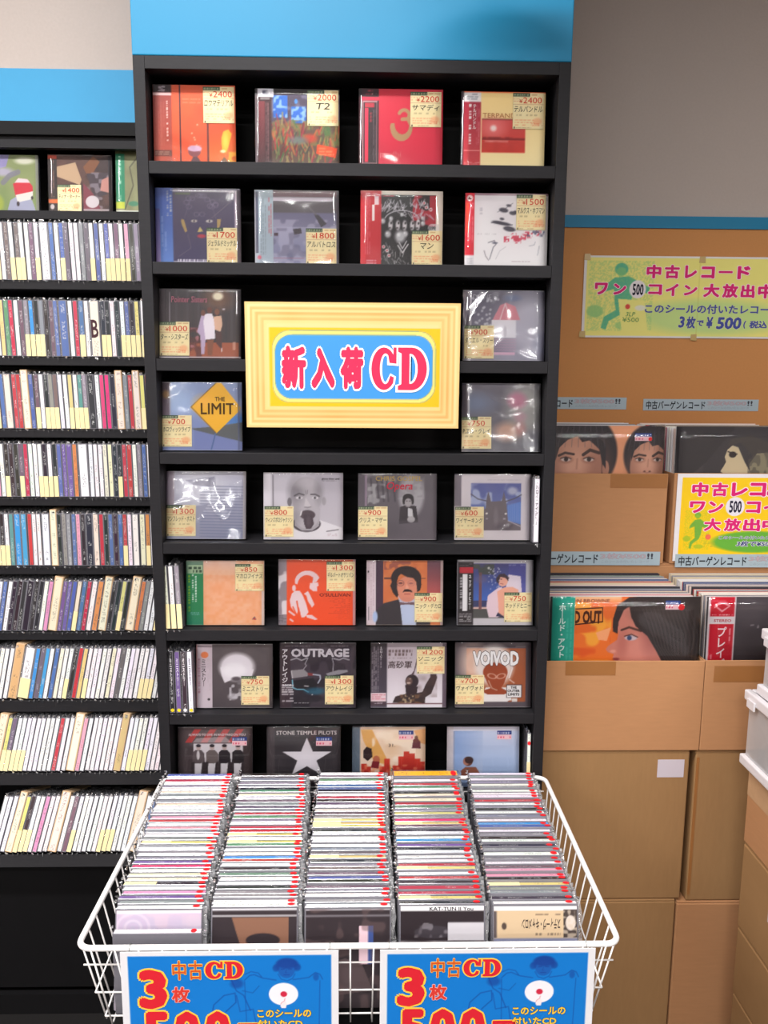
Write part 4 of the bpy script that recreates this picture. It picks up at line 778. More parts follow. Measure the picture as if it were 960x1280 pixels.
C[17] = cover(5, (200, 690), 7.385, (245, 92, 962, 748), P17, 'mottled peach CD cover with green obi, left in sixth row', (245, 402), (695, 125, 955, 400, '850', 'マカロフイナス'))
C[18] = cover(5, (335, 690), 8, (105, 88, 875, 800), P18, 'orange CD cover with white profile figure, sixth row', None, (585, 110, 868, 430, '1300', 'ギルバートオサリバン'))
C[19] = cover(5, (450, 690), 8, (65, 98, 830, 798), P19, 'CD cover of a moustached man in black suit and bow tie, sixth row', (65, 160), (545, 448, 822, 765, '900', 'ニック・デカロ'))
C[20] = cover(5, (560, 690), 8, (90, 93, 850, 788), P20, 'blue CD cover of a bare-chested man with towel, sixth row right', (100, 255), (562, 438, 838, 755, '750', 'ネッドドヒニー'))
C[21] = cover(6, (205, 795), 6.857, (278, 83, 930, 684), P21, 'brown-grey CD cover with glowing white skull shape, left in seventh row', (278, 415), (662, 382, 902, 655, '750', 'ミニストリー'))
C[22] = cover(6, (340, 795), 8.348, (82, 88, 875, 832), P22, 'dark stormy CD cover with heavy white capital letters, seventh row', (82, 195), (552, 462, 850, 792, '1300', 'アウトレイジ'))
C[23] = cover(6, (455, 795), 8.348, (70, 88, 860, 818), P23, 'pale CD cover of a figure raising one arm, seventh row', (70, 240), (548, 128, 838, 435, '1200', 'ソニック'))
C[24] = cover(6, (560, 795), 8, (72, 80, 830, 778), P24, 'rust-brown CD cover of a hairless head with white title, seventh row right', None, (72, 428, 360, 742, '700', 'ヴォイヴォド'))
C[25] = cover(7, (210, 895), 4.174, (52, 58, 440, 400), P25, 'dark CD cover with four standing men and red stripes, bottom row left', hfix=.125)
C[26] = cover(7, (210, 895), 4.174, (515, 48, 900, 388), P26, 'dark grey CD cover with one large white star, bottom row', hfix=.125)
C[27] = cover(7, (430, 895), 3.692, (38, 40, 375, 345), P27, 'CD cover with orange and red towers on cream, bottom row', hfix=.125)
C[28] = cover(7, (430, 895), 3.692, (475, 38, 808, 345), P28, 'pale blue sky CD cover with small head at the bottom, bottom row right', hfix=.125)
for k, rc in ((25, (335, 112, 412, 160)), (26, (772, 102, 855, 152)), (27, (252, 58, 320, 104)), (28, (705, 58, 772, 102))): store_sticker(C[k][0], C[k][1], rc, -.0002)
for k, org, s_, rc, pf, lb, ob, tg in ((29, (0, 140), 4.8, (-120, 262, 232, 585), P29, 'olive green CD cover with a red and white bus, left edge of left rack', None, None),
                                     (30, (0, 140), 4.8, (290, 262, 672, 582), P30, 'dark photo collage CD cover, middle of the left rack top row', (290, 345), (345, 430, 487, 580, '1400', 'ティナ・ターナー')),
                                     (31, (0, 140), 4.8, (695, 238, 1060, 582), P31, 'olive CD cover with green obi, half behind the middle rack', (695, 750), None)):
    C[k] = cover(0, org, s_, rc, pf, lb, ob, tg, zb=LROW[0][0], Y=LU+.03, group='face-out CDs on the left rack', lean=5)
def T(k, *a, **b): return C[k][1].text(*a, **b)
T(3, 'madhi', (282, 700, 490, 758), (226, 110, 120), 0, name='title_lettering')
T(4, 'TERPAND', (262, 340, 590, 384), (196, 140, 96), 0, name='title_lettering')
T(4, 'テルパンドル', (162, 262, 198, 495), (250, 240, 240), .02, vert=True, name='title_lettering')
T(9, 'Pointer Sisters', (190, 170, 550, 232), (206, 130, 150), .01, name='title_lettering', shear=.1)
T(10, 'THE', (590, 262, 690, 305), (70, 50, 30), .012, name='title_lettering'); T(10, 'LIMIT', (448, 325, 785, 440), (90, 64, 24), .012, name='title_lettering')
T(11, 'DIANE', (168, 155, 350, 205), (190, 190, 200), 0, name='title_lettering')
T(14, 'ｇｌｏｏｓ ｔｈｅｅ ｕｎｄ'.translate({c: c-0xFEE0 for c in range(0xFF01, 0xFF5F)}), (655, 150, 832, 178), (80, 74, 84), .02, name='title_lettering')
T(15, 'Opera', (345, 195, 605, 300), (206, 54, 78), .015, name='title_lettering', shear=.2); T(15, 'CHRIS GOSPEL', (235, 135, 700, 185), (190, 160, 84), .01, name='title_lettering')
T(18, "O'SULLIVAN", (515, 452, 825, 490), (120, 40, 34), .01, name='title_lettering')
T(20, 'ネッド・ドヒニー', (205, 250, 232, 620), (226, 224, 228), .02, vert=True, name='title_lettering')
T(21, 'ミニストリー', (322, 225, 360, 478), (66, 52, 62), .02, vert=True, name='title_lettering')
T(22, 'OUTRAGE', (200, 152, 805, 250), (206, 200, 208), .045, name='title_lettering'); T(22, 'アウトレイジ', (106, 160, 165, 545), (226, 222, 228), .03, vert=True, name='title_lettering'); T(22, '2009', (105, 560, 205, 585), (226, 222, 228), .03, name='title_lettering')
T(23, '高砂軍', (250, 290, 500, 375), (96, 76, 80), .01, name='title_lettering', shear=.1); T(23, 'SONIC', (165, 130, 190, 250), (220, 214, 220), .02, vert=True, name='title_lettering')
T(24, 'VOIVOD', (245, 170, 705, 330), (244, 242, 244), .05, (80, 60, 64), .03, name='title_lettering')
for i, s_ in enumerate(('THE', 'OUTER', 'LIMITS')): T(24, s_, ((625, 595, 600)[i], 548+i*38, (688, 718, 715)[i], 576+i*38), (56, 44, 50), .025, name='title_lettering')
T(25, 'ALWAYS TO LIVE IN AND PARDON YOU', (108, 92, 405, 106), (214, 196, 200), .01, name='title_lettering')
T(26, 'STONE TEMPLE PILOTS', (565, 68, 880, 90), (214, 206, 206), .01, name='title_lettering')
T(27, '31.', (205, 124, 236, 140), (90, 70, 70), 0, name='title_lettering')

# spine-out CDs standing at the ends of the middle rack's rows
def rack_spine(row, pxc, code, label, th=1., tg=False, lean=0., text=None, tcol=(20, 20, 20), box_=False, yaw=0):
    z = ZB[row]; x = xat(pxc, .006, z+.06)
    o = spine_cd(code, thick=th, tagged=tg, box_=box_)
    o.matrix_world = Matrix.Translation((x, .006, z+.001)) @ Matrix.Rotation(R(yaw), 4, 'Z') @ Matrix.Rotation(-R(3), 4, 'X') @ Matrix.Rotation(R(lean), 4, 'Y') @ Matrix.Diagonal((th, .97, 1, 1))
    tag(o, label, 'CD', 'spine-out CDs on the middle rack')
    if text: Surf(o, (0, 0, 1, 1), CT, CH, -.0005).text(text, (.28, .12, .74, .56), tcol, .02, vert=True)
    return o
rack_spine(5, 209, 'c', 'leftmost CD spine of three with yellow tags on the middle rack', .93, True, -2.5); rack_spine(5, 216.5, 'w', 'middle CD spine of three with yellow tags on the middle rack', .93, True, -2.5); rack_spine(5, 224, 'g', 'rightmost CD spine of three with yellow tags on the middle rack', .93, True, -2.5)
for i, (x, co, tc, nm) in enumerate(((214.6, 'k', (230, 226, 230), 'black'), (222.8, 'v', (235, 230, 240), 'violet'), (230.6, 'k', (230, 226, 230), 'second black'), (238.2, 'w', (30, 26, 30), 'white'))):
    o = rack_spine(6, x, co, '%s spine with katakana title beside the skull cover' % nm, .98, False, -1.2, 'ミニストリー', tc)
    sf = Surf(o, (0, 0, 1, 1), CT, CH, -.0005); sf.poly(arc(.5, .955, .36, .028, 0, 360, 10)[:-1], (226, 196, 40) if i != 2 else (214, 214, 220))
rack_spine(4, 671, 'w', 'white spine with katakana title at the right end of the fifth row', 1.1, False, 0, 'ハロー・ナイン', (70, 60, 66))
o = rack_spine(7, 661, 'w', 'thin white spine with red dot and yellow tag, right end of bottom row', .75, False, 0)
d = link('red_dot', M_DOT, o, (0, -.001, .104)); t = link('price_tag', M_TAG, o, (0, 0, .03)); t.scale.z = .7

# ================================================================== the yellow sign on the middle rack
sg = empty('shelf_sign', (0, -.008, 1.4195)); tag(sg, 'yellow framed shop sign with red Japanese lettering on a blue panel', 'sign')
SW, SH = .392, .2262
c = Cv(47, 55, 915, 554, 190, bg=(220, 184, 124)); 
for i, co in enumerate(((216, 176, 112), (222, 196, 140), (216, 162, 94), (222, 186, 124), (212, 154, 86), (222, 182, 116), (214, 160, 92), (222, 186, 118), (220, 190, 130))):
    q = i*11.; c.r(47+q, 55+q*.95, 915-q, 554-q*.95, co)
c.n(90, (224, 194, 136), .3)
c.r(145, 155, 832, 468, (226, 172, 18))
def stad(x0, y0, x1, y1, r_): return arc(x1-r_, y0+r_, r_, r_, 90, 0, 10)+arc(x1-r_, y1-r_, r_, r_, 0, -90, 10)+arc(x0+r_, y1-r_, r_, r_, -90, -180, 10)+arc(x0+r_, y0+r_, r_, r_, 180, 90, 10)
c.p(stad(156, 166, 816, 452, 70), (110, 150, 110)); c.p(stad(159, 169, 813, 449, 68), (240, 206, 110)); c.p(stad(166, 182, 806, 438, 70), (110, 150, 110)); c.p(stad(169, 185, 803, 435, 66), (56, 138, 210))
box('board', -SW/2, SW/2, .0004, .006, 0, SH, mat('yellow_edge', (236, 200, 110)), sg, 0, True)
link('sign_print', sheet_mesh('sign_print', c, SW, SH), sg, (0, 0, 0))
sf = Surf(sg, (47, 55, 915, 554), SW, SH, -.0006); RED, WH = (228, 44, 82), (246, 240, 240)
sf.text('新', (192, 225, 292, 398), RED, .055, WH, .05, name='sign_lettering'); sf.text('入', (312, 232, 408, 396), RED, .08, WH, .05, name='sign_lettering'); sf.text('荷', (430, 228, 524, 398), RED, .058, WH, .05, name='sign_lettering')
def big_cd(sf, x0, y0, x1, y1, dx0, dx1, col, out, o=8):
    """Bold slab C and D drawn as outlines."""
    def C_(g, q):
        W_, H_ = x1-x0, y1-y0; cx, cy = x0+W_*.5, (y0+y1)/2
        a = arc(cx, cy, W_*.5+q, H_*.5+q, 42, 318, 22)
        inn = arc(cx+W_*.06, cy, W_*.22-q, H_*.36-q, 300, 60, 16)
        top = [(x1-W_*.28-q, y0+H_*.36+q), (x1-W_*.0+q, y0+H_*.38+q), (x1-W_*.0+q, y0-q), (x1-W_*.12-q, y0-q)]
        pts = a+[(x1-W_*.1+q, y1-H_*.3-q*.3), (x1-W_*.24, y1-H_*.34-q)]+inn+top[:1]+top[1:]
        return pts
    def D_(q):
        W_ = dx1-dx0; H_ = y1-y0
        outer = [(dx0-q, y0-q)]+arc(dx0+W_*.48, (y0+y1)/2, W_*.52+q, H_*.5+q, 90, -90, 18)+[(dx0-q, y1+q), (dx0-q, y1-H_*.1-q*.4), (dx0+W_*.12-q, y1-H_*.14), (dx0+W_*.12-q, y0+H_*.14), (dx0-q, y0+H_*.1+q*.4)]
        return outer
    sf.poly(C_(0, o), out, 'letter_outline', -.0001); sf.poly(D_(o), out, 'letter_outline', -.00015)
    sf.poly(C_(0, 0), col, 'sign_letter', -.0004); sf.poly(D_(0), col, 'sign_letter', -.0004)
    W_ = dx1-dx0; H_ = y1-y0
    def cnt(q): return [(dx0+W_*.40+q, y0+H_*.15+q)]+arc(dx0+W_*.44, (y0+y1)/2, W_*.24-q, H_*.35-q, 90, -90, 12)+[(dx0+W_*.40+q, y1-H_*.15-q)]
    sf.poly(cnt(0), out, 'letter_counter', -.0007); return cnt
cnt = big_cd(sf, 556, 230, 658, 400, 664, 782, RED, WH, 9); sf.poly(cnt(9), (56, 138, 210), 'letter_counter', -.0009)
# ================================================================== RIGHT SIDE: boxes of records
def tube(name, pts, r, m, parent=None, n=6, closed=False, off=Vector((0, 0, 0))):
    P = [Vector(p)-off for p in pts]; V = []; F = []; k = len(P); up0 = Vector((0, 0, 1))
    for i, p in enumerate(P):
        a = P[(i-1) % k] if (closed or i) else p; b = P[(i+1) % k] if (closed or i < k-1) else p
        d = (b-a).normalized(); u = up0 if abs(d.z) < .9 else Vector((1, 0, 0)); s1 = d.cross(u).normalized(); s2 = d.cross(s1)
        for j in range(n):
            q = 2*math.pi*j/n; V.append(tuple(p+r*(math.cos(q)*s1+math.sin(q)*s2)))
    for i in range(k if closed else k-1):
        for j in range(n):
            a = i*n+j; b = i*n+(j+1) % n; c_ = ((i+1) % k)*n+(j+1) % n; d_ = ((i+1) % k)*n+j; F.append((a, b, c_, d_))
    if not closed: F += [tuple(range(n))[::-1], tuple(range((k-1)*n, k*n))]
    return link(name, mesh(name, V, F, m, True), parent)

def open_box(x0, x1, y0, y1, z0, z1, label, m=CARD, tapes=()):
    t = empty('cardboard_box', ((x0+x1)/2, y0, z0)); tag(t, label, 'cardboard box')
    th = .003
    box('front_panel', x0, x1, y0, y0+th, z0, z1, m, t, .0012); box('back_panel', x0, x1, y1-th, y1, z0, z1, m, t, .0012)
    box('side_panel', x0, x0+th, y0+th, y1-th, z0, z1-.002, m, t, .0012); box('side_panel', x1-th, x1, y0+th, y1-th, z0, z1-.002, m, t, .0012)
    box('bottom_panel', x0+th, x1-th, y0+th, y1-th, z0, z0+th, m, t)
    for (a, b, c_, d_, mm) in tapes: box('tape', a, b, y0-.0006, y0, c_, d_, mm, t)
    return t
def shut_box(x0, x1, y0, y1, z0, z1, label, m=CARD, parts=(), side=()):
    t = empty('cardboard_box', ((x0+x1)/2, y0, z0)); tag(t, label, 'cardboard box')
    box('body', x0, x1, y0, y1, z0, z1-.004, m, t, .003)
    box('top_flap', x0+.001, x1-.001, y0+.001, (y0+y1)/2-.001, z1-.004, z1, m, t, .0015); box('top_flap', x0+.001, x1-.001, (y0+y1)/2+.001, y1-.001, z1-.004, z1, m, t, .0015)
    for (nm, a, b, c_, d_, mm) in parts: box(nm, a, b, y0-.0007, y0, c_, d_, mm, t)
    for (nm, a, b, c_, d_, mm) in side: box(nm, x0-.0007, x0, a, b, c_, d_, mm, t)
    return t
open_box(.405, .737, .36, .69, 1.08, 1.296, 'open cardboard record box of the upper tier, beside the black rack', CARD, ((.60, .735, 1.262, 1.295, TAPE),))
open_box(.752, 1.088, .36, .69, 1.08, 1.298, 'open cardboard record box behind the small yellow poster')
open_box(.40, .732, .08, .352, .738, .936, 'open cardboard record box of the lower tier, beside the black rack', CARD, ((.44, .545, .905, .935, TAPE),))
open_box(.7335, 1.08, .08, .352, .738, .937, 'open cardboard record box of the lower tier, beside the clear bins', CARD, ((.752, .86, .89, .925, TAPE),))
shut_box(.395, .716, .085, .352, .39, .737, 'closed cardboard box with white paper label, under the lower record box', CARD2, (('paper_label', .648, .705, .675, .715, mat('lilac_paper', (206, 196, 206), .6)),))
shut_box(.729, 1.083, .085, .352, .385, .737, 'closed cardboard box with worn edge, middle of the right column', CARD2, (('tape', .731, .737, .40, .72, TAPE),))
shut_box(.395, .706, .082, .352, .0, .389, 'closed cardboard box on the floor beside the black rack', CARD2)
shut_box(.709, 1.083, .082, .352, .0, .384, 'closed cardboard box on the floor, bottom of the right column', CARD)
t = shut_box(.395, 1.088, .362, .69, 0, 1.079, 'wide cardboard box carrying the upper record boxes', CARD)

RC = [((228, 226, 230), 3), ((236, 232, 226), 3), ((214, 196, 170), 2), ((206, 120, 140), 1), ((60, 58, 66), 2), ((150, 150, 158), 2), ((236, 214, 206), 2), ((120, 170, 140), 1), ((190, 60, 70), 1), ((96, 104, 140), 1)]
pal = sum([[c_]*n for c_, n in RC], [])
bm = bmesh.new(); box_bm(bm, -.1575, .1575, 0, .0036, 0, .315); M_REC = bpy.data.meshes.new('record'); bm.to_mesh(M_REC); bm.free(); M_REC.materials.append(SLEEVEPAPER)
def rec_row(xc, y0, y1, z, n, where, lean):
    for i in range(n):
        y = y0+(y1-y0)*i/(n-1); o = link('record', M_REC); o.color = lin(rnd.choice(pal))+(1,)
        o.location = (xc+rnd.uniform(-.002, .002), y, z); o.rotation_euler = (-R(lean), 0, R(rnd.uniform(-.3, .3))); o.scale.z = rnd.uniform(.985, 1.0)
        tag(o, 'record seen by its top edge in %s' % where, 'record', 'record sleeves standing in %s' % where)
rec_row(.571, .398, .668, 1.087, 22, 'the upper box beside the black rack', 2); rec_row(.920, .398, .668, 1.087, 22, 'the upper box behind the yellow poster', 2)
rec_row(.566, .112, .335, .745, 30, 'the lower box beside the black rack', 2); rec_row(.907, .112, .335, .745, 30, 'the lower box beside the clear bins', 2)

def record(xc, y, z, rc, paint, label, lean=2., obi=None):
    o = link('record', M_REC.copy()); o.color = lin((228, 224, 226))+(1,); o.location = (xc, y, z); o.rotation_euler = (-R(lean), 0, 0); tag(o, label, 'record', 'front record sleeves in the boxes')
    c = Cv(*rc, 200, bg=(60, 58, 60), seed=int(xc*100)); paint(c)
    link('cover_print', sheet_mesh('cover_print', c, .315, .315, m=INKG), o, (0, -.0004, 0))
    if obi: link('obi_strip', sheet_mesh('obi_strip', c, .315, .315, sub=(obi[0], rc[1], obi[1], rc[3]), m=INKG), o, (0, -.0017, 0))
    me = film_mesh(.318, .315, .003, int(xc*77), .0004); link('sleeve', me, o, mat=FILM)
    return o, Surf(o, rc, .315, .315, -.0008)
def A1(c):
    c.r(-62, 140, 500, 710, (236, 168, 128)); k = (50, 44, 50); sk = (206, 152, 128); dk = (156, 104, 88)
    for ox_, s_ in ((140, 1.), (436, .78)):
        f = lambda x, y: (ox_+x*s_, 290+y*s_)
        c.e(*f(8, -25), 150*s_, 165*s_, k, 1, 10); c.e(*f(112, 40), 14*s_, 34*s_, sk); c.e(*f(-5, 40), 100*s_, 160*s_, sk, 1, 5)
        c.e(*f(80, 60), 46*s_, 110*s_, dk, .55, 60); c.e(*f(-92, 70), 30*s_, 90*s_, dk, .4, 40); c.e(*f(-20, 20), 50*s_, 60*s_, (226, 176, 152), .6, 50)
        c.p([f(-100, -40), f(-95, -90), f(-40, -130), f(40, -130), f(110, -60), f(112, 40), f(98, 20), f(84, -40), f(40, -78), f(10, -70), f(-10, -96), f(-50, -80), f(-84, -48), f(-100, 10)], k)
        for q in range(9): c.l([f(-90+q*22, -150), f(-110+q*26, -90), f(-118+q*28, -50)], 3*s_, (104, 98, 106), .5)
        c.l([f(-86, -14), f(-60, -26), f(-24, -20)], 10*s_, (70, 50, 48)); c.l([f(16, -18), f(44, -38), f(82, -26)], 13*s_, (70, 50, 48))
        for ex in (-56, 40):
            c.e(*f(ex, 2), 28*s_, 15*s_, dk, .6, 10); c.e(*f(ex, 2), 20*s_, 8*s_, (222, 206, 200), 1, 3); c.e(*f(ex+1, 1), 9*s_, 9*s_, (52, 38, 38), 1, 2); c.l([f(ex-22, -2), f(ex, -9), f(ex+22, -1)], 4*s_, (60, 42, 42))
        c.l([f(-8, 0), f(-10, 40)], 8*s_, dk, .35); c.e(*f(-12, 58), 26*s_, 14*s_, (214, 160, 138), .9, 8); c.e(*f(-26, 64), 6*s_, 4*s_, (96, 60, 54), .9, 2); c.e(*f(2, 64), 6*s_, 4*s_, (96, 60, 54), .9, 2); c.l([f(-34, 66), f(-12, 72), f(10, 66)], 3*s_, dk, .8)
        c.e(*f(-10, 98), 34*s_, 9*s_, (186, 98, 94), .9, 5); c.l([f(-40, 96), f(-10, 99), f(22, 96)], 3*s_, (110, 54, 54))
def A2(c):
    c.r(500, 150, 1070, 710, (66, 62, 66)); c.n(90, (84, 78, 80), .6, .5); sk = (226, 208, 172); c.p([(505, 152), (760, 150), (640, 300), (540, 390), (520, 390)], (58, 54, 58))
    c.p([(745, 232), (770, 240), (800, 300), (830, 350), (830, 420), (640, 420), (660, 390), (700, 370), (735, 375), (742, 362), (715, 352), (700, 340), (712, 320), (722, 300), (715, 280), (725, 250)], sk); c.e(680, 385, 46, 14, sk); c.e(650, 384, 16, 8, (200, 180, 150)); c.l([(726, 366), (764, 366)], 7, (70, 40, 44)); c.e(748, 270, 16, 13, (50, 40, 44)); c.l([(728, 258), (766, 268)], 5, (50, 40, 44)); c.e(700, 350, 6, 4, (120, 90, 80))
    c.p([(725, 235), (780, 220), (840, 280), (850, 390), (905, 390), (930, 290), (900, 220), (820, 190), (740, 205)], (74, 68, 66)); c.p([(820, 310), (850, 265), (920, 260), (930, 320), (905, 392), (835, 395)], (186, 176, 140), .75); c.n(16, (90, 84, 76), .6, .5, box=(815, 250, 935, 395))
def A3(c):
    c.g(55, 240, 680, 860, (236, 120, 60), (246, 140, 40)); c.n(60, (250, 190, 70), .8, .5, box=(148, 260, 300, 520)); c.n(46, (226, 90, 40), .7, .6, box=(148, 260, 300, 520)); c.g(148, 240, 340, 268, (226, 200, 170), (240, 150, 90)); c.p([(238, 395), (300, 372), (285, 430), (250, 425)], (250, 180, 130))
    sk = (216, 140, 124); c.p([(345, 290), (440, 280), (540, 420), (530, 520), (318, 520), (322, 505), (312, 500), (316, 486), (292, 478), (282, 466), (290, 452), (328, 425), (332, 400), (325, 370)], sk); c.e(430, 470, 70, 60, (232, 160, 146), .6, 50); c.e(350, 440, 20, 50, (190, 110, 100), .5, 24); c.e(470, 400, 40, 90, (170, 92, 88), .5, 40)
    c.e(385, 416, 26, 12, (214, 200, 208), 1, 4); c.e(378, 417, 10, 10, (66, 84, 124), 1, 3); c.l([(358, 410), (385, 402), (412, 414)], 5, (96, 56, 54)); c.l([(344, 384), (375, 372), (425, 388)], 9, (92, 62, 56)); c.e(312, 474, 12, 7, (240, 176, 156), .8, 6); c.e(326, 507, 14, 6, (150, 72, 72), 1, 4)
    hr = (62, 52, 52); c.p([(308, 390), (306, 340), (322, 280), (370, 246), (430, 240), (668, 240), (668, 520), (518, 520), (490, 470), (452, 410), (402, 368), (382, 330), (372, 285), (350, 300), (330, 350), (328, 400)], hr)
    for q in range(26): c.l([(400+q*9, 250+q*2), (440+q*9, 340+q*3), (480+q*7, 440+q*3), (530+q*6, 520)], 3, (98, 86, 82) if q % 2 else (40, 34, 36), .45)
    c.e(520, 310, 110, 40, (92, 78, 74), .5, 50)
    c.r(55, 240, 148, 860, (44, 166, 146)); c.tx(56, 240, 148, 250, (220, 230, 226), 1, .8, word=1); c.tx(112, 260, 142, 510, (90, 190, 170), 2, .5, True)
def A4(c):
    c.g(672, 244, 1290, 860, (78, 70, 76), (64, 58, 62)); c.e(860, 300, 80, 60, (110, 102, 108), .5, 60); c.n(10, (180, 170, 176), .7, .8, box=(840, 360, 930, 380)); c.r(672, 244, 690, 860, (50, 46, 50)); c.r(690, 244, 803, 860, (226, 218, 222)); c.r(697, 247, 797, 330, (206, 34, 56)); c.r(697, 362, 797, 860, (206, 34, 56)); c.p([(712, 285), (730, 270), (764, 270), (780, 285), (746, 312)], (236, 170, 180)); c.p([(720, 286), (746, 276), (772, 286), (746, 304)], (206, 34, 56)); c.tx(705, 318, 790, 328, (240, 200, 206), 1, .9, word=1); c.tx(700, 262, 795, 268, (236, 170, 180), 1, .7); c.tx(776, 380, 790, 440, (240, 170, 180), 1, .8, True); c.tx(703, 460, 716, 510, (240, 170, 180), 1, .8, True)
o, s1 = record(.5725, .372, 1.092, (-62, 150, 494, 706), A1, 'peach record cover with two dark-haired faces, upper box beside the rack'); store_sticker(o, s1, (370, 180, 440, 212), -.0002); link('red_dot', M_DOT, o, (*[s1.xz(434, 204)[0]], -.0022, s1.xz(434, 204)[1])).scale = (1.1,)*3
o, s1 = record(.9155, .372, 1.092, (505, 152, 1061, 708), A2, 'dark record cover with a pale profile face, upper box behind the poster'); store_sticker(o, s1, (938, 220, 1005, 250), -.0002)
o, s1 = record(.5665, .094, .752, (45, 242, 668, 865), A3, 'orange record cover with dark-haired head in profile and teal obi, lower box', obi=(45, 148))
s1.text('ホールド・アウト', (80, 275, 110, 500), (214, 236, 230), .03, vert=True, name='title_lettering', dy=-.001); s1.text('JACKSON BROWNE', (60, 252, 290, 270), (140, 84, 70), .02, name='title_lettering'); s1.poly([(60, 296), (263, 286), (266, 350), (60, 372)], (86, 46, 34)); s1.poly([(60, 301), (259, 291), (262, 345), (60, 366)], (236, 150, 70), dy=-.0002); s1.text('HOLD OUT', (70, 300, 258, 356), (86, 46, 34), .05, name='title_lettering', dy=-.0003)
store_sticker(o, s1, (522, 258, 584, 296), -.0002); link('red_dot', M_DOT, o, (s1.xz(588, 285)[0], -.0022, s1.xz(588, 285)[1])).scale = (1.6,)*3
o, s1 = record(.8945, .094, .752, (680, 246, 1303, 869), A4, 'black record cover with red and white obi, lower box beside the bins', obi=(690, 803))
s1.text('STEREO', (712, 340, 785, 352), (190, 60, 80), .02, name='title_lettering', dy=-.001); s1.text('プレイバック', (728, 372, 768, 640), (246, 226, 230), .02, vert=True, name='title_lettering', dy=-.001)

# strips reading "used bargain records"
def strip(x0, x1, y, z0, z1, label, card=None):
    t = empty('label_strip', ((x0+x1)/2, y, z0)); tag(t, label, 'sign', 'pale blue record signs')
    w_, h_ = x1-x0, z1-z0
    box('strip', -w_/2, w_/2, .0002, .0014, 0, h_, mat('pale_blue_card', (168, 186, 196), .5), t, 0, True)
    if card: box('divider_card', -w_/2, w_/2, .0016, .003, card-z0, .004, PAPER, t, 0, True)
    sf = Surf(t, (428, 66, 920, 118), w_, h_, 0)
    sf.text('中古バーゲンレコード', (440, 74, 692, 112), (42, 44, 52), .022, name='strip_lettering'); sf.text('3枚¥500', (700, 72, 868, 94), (186, 168, 176), .02, (150, 140, 150), .02, name='strip_lettering'); sf.text('!!', (872, 72, 894, 94), (70, 70, 80), .03, name='strip_lettering'); sf.text('このシールの付いたレコード', (705, 98, 880, 110), (150, 160, 172), 0, name='strip_lettering')
    return t
strip(.434, .767, .788, 1.4335, 1.467, 'pale blue lettered strip on the brown board, left one')
strip(.8155, 1.148, .788, 1.431, 1.4635, 'pale blue lettered strip on the brown board, right one')
strip(.406, .7285, .3575, 1.076, 1.109, 'pale blue lettered strip on the upper box front beside the rack')
strip(.7645, 1.085, .3545, 1.072, 1.104, 'pale blue lettered strip across the foot of the small yellow poster')

PK, PKO = (222, 40, 120), (250, 232, 236)
def pic_man(c, f, a, gc, gd):
    """The little engraved man of the posters, as a wash of green."""
    c.e(*f(.5, .12), .13*a, .12*a, gc, .9, 3); c.e(*f(.5, .16), .09*a, .09*a, gd, .7, 3); c.p([f(.4, .24), f(.62, .22), f(.95, .38), f(.92, .46), f(.7, .42), f(.66, .62), f(.42, .62), f(.40, .40), f(.2, .46), f(.22, .38)], gc, .9); c.p([f(.42, .6), f(.66, .6), f(.60, .72), f(.34, .86), f(.30, .98), f(.22, .96), f(.26, .8), f(.44, .70)], gc, .9); c.e(*f(.12, .72), .16*a, .12*a, gd, .7, 6); c.e(*f(.6, .92), .2*a, .09*a, gd, .6, 6); c.n(5, gd, .35, .5, box=(*f(0, 0), *f(1, 1)))
# small yellow poster on the upper right record box
pw, ph = .297, .21; X0 = .7585
ps = empty('poster', (X0+pw/2, .3565, 1.087)); tag(ps, 'yellow laminated poster with pink Japanese lettering on the upper right box', 'poster')
rc = (40, 108, 1300, 1000)
c = Cv(*rc, 220, bg=(236, 232, 236)); c.r(92, 148, 1250, 960, (250, 206, 24)); c.e(860, 800, 430, 110, (96, 176, 60), .95, 20)
pic_man(c, lambda x, y: (140+x*260, 480+y*400), 240, (96, 170, 70), (150, 190, 50)); c.e(388, 750, 28, 28, (240, 110, 80)); c.e(640, 440, 96, 96, (236, 232, 240)); c.tx(350, 800, 460, 860, (190, 180, 50), 2, .6, word=1)
box('laminate', -pw/2, pw/2, .0002, .0012, 0, ph, PAPER, ps, 0, True); link('poster_print', sheet_mesh('poster_print', c, pw, ph, m=INKG), ps)
sf = Surf(ps, rc, pw, ph, -.0003)
for ch, x in zip('中古レコード', (190, 388, 590, 775, 950, 1110)): sf.text(ch, (x, (325 if ch == 'ー' else 0) or 195+(60 if ch == 'ー' else 0), x+(165 if ch not in 'ド' else 130), 335-(55 if ch == 'ー' else 0)), PK, .05, PKO, .045, name='poster_lettering')
for ch, x, x2 in (('ワ', 178, 335), ('ン', 368, 520), ('コ', 752, 898), ('イ', 930, 1060), ('ン', 1080, 1200)): sf.text(ch, (x, 385, x2, 505), PK, .05, PKO, .045, name='poster_lettering')
sf.text('500', (580, 378, 705, 502), (40, 36, 60), .03, name='poster_lettering')
for ch, x in zip('大放出中', (335, 540, 735, 930)): sf.text(ch, (x, 560, x+175, 690), PK, .045, PKO, .045, name='poster_lettering')
sf.text('このシールの付いたレコード', (495, 738, 1180, 775), (60, 66, 130), .02, (240, 240, 240), .05, name='poster_lettering'); sf.text('3枚で¥500', (678, 790, 1060, 848), (60, 66, 130), .03, (240, 240, 240), .05, name='poster_lettering', shear=.2)

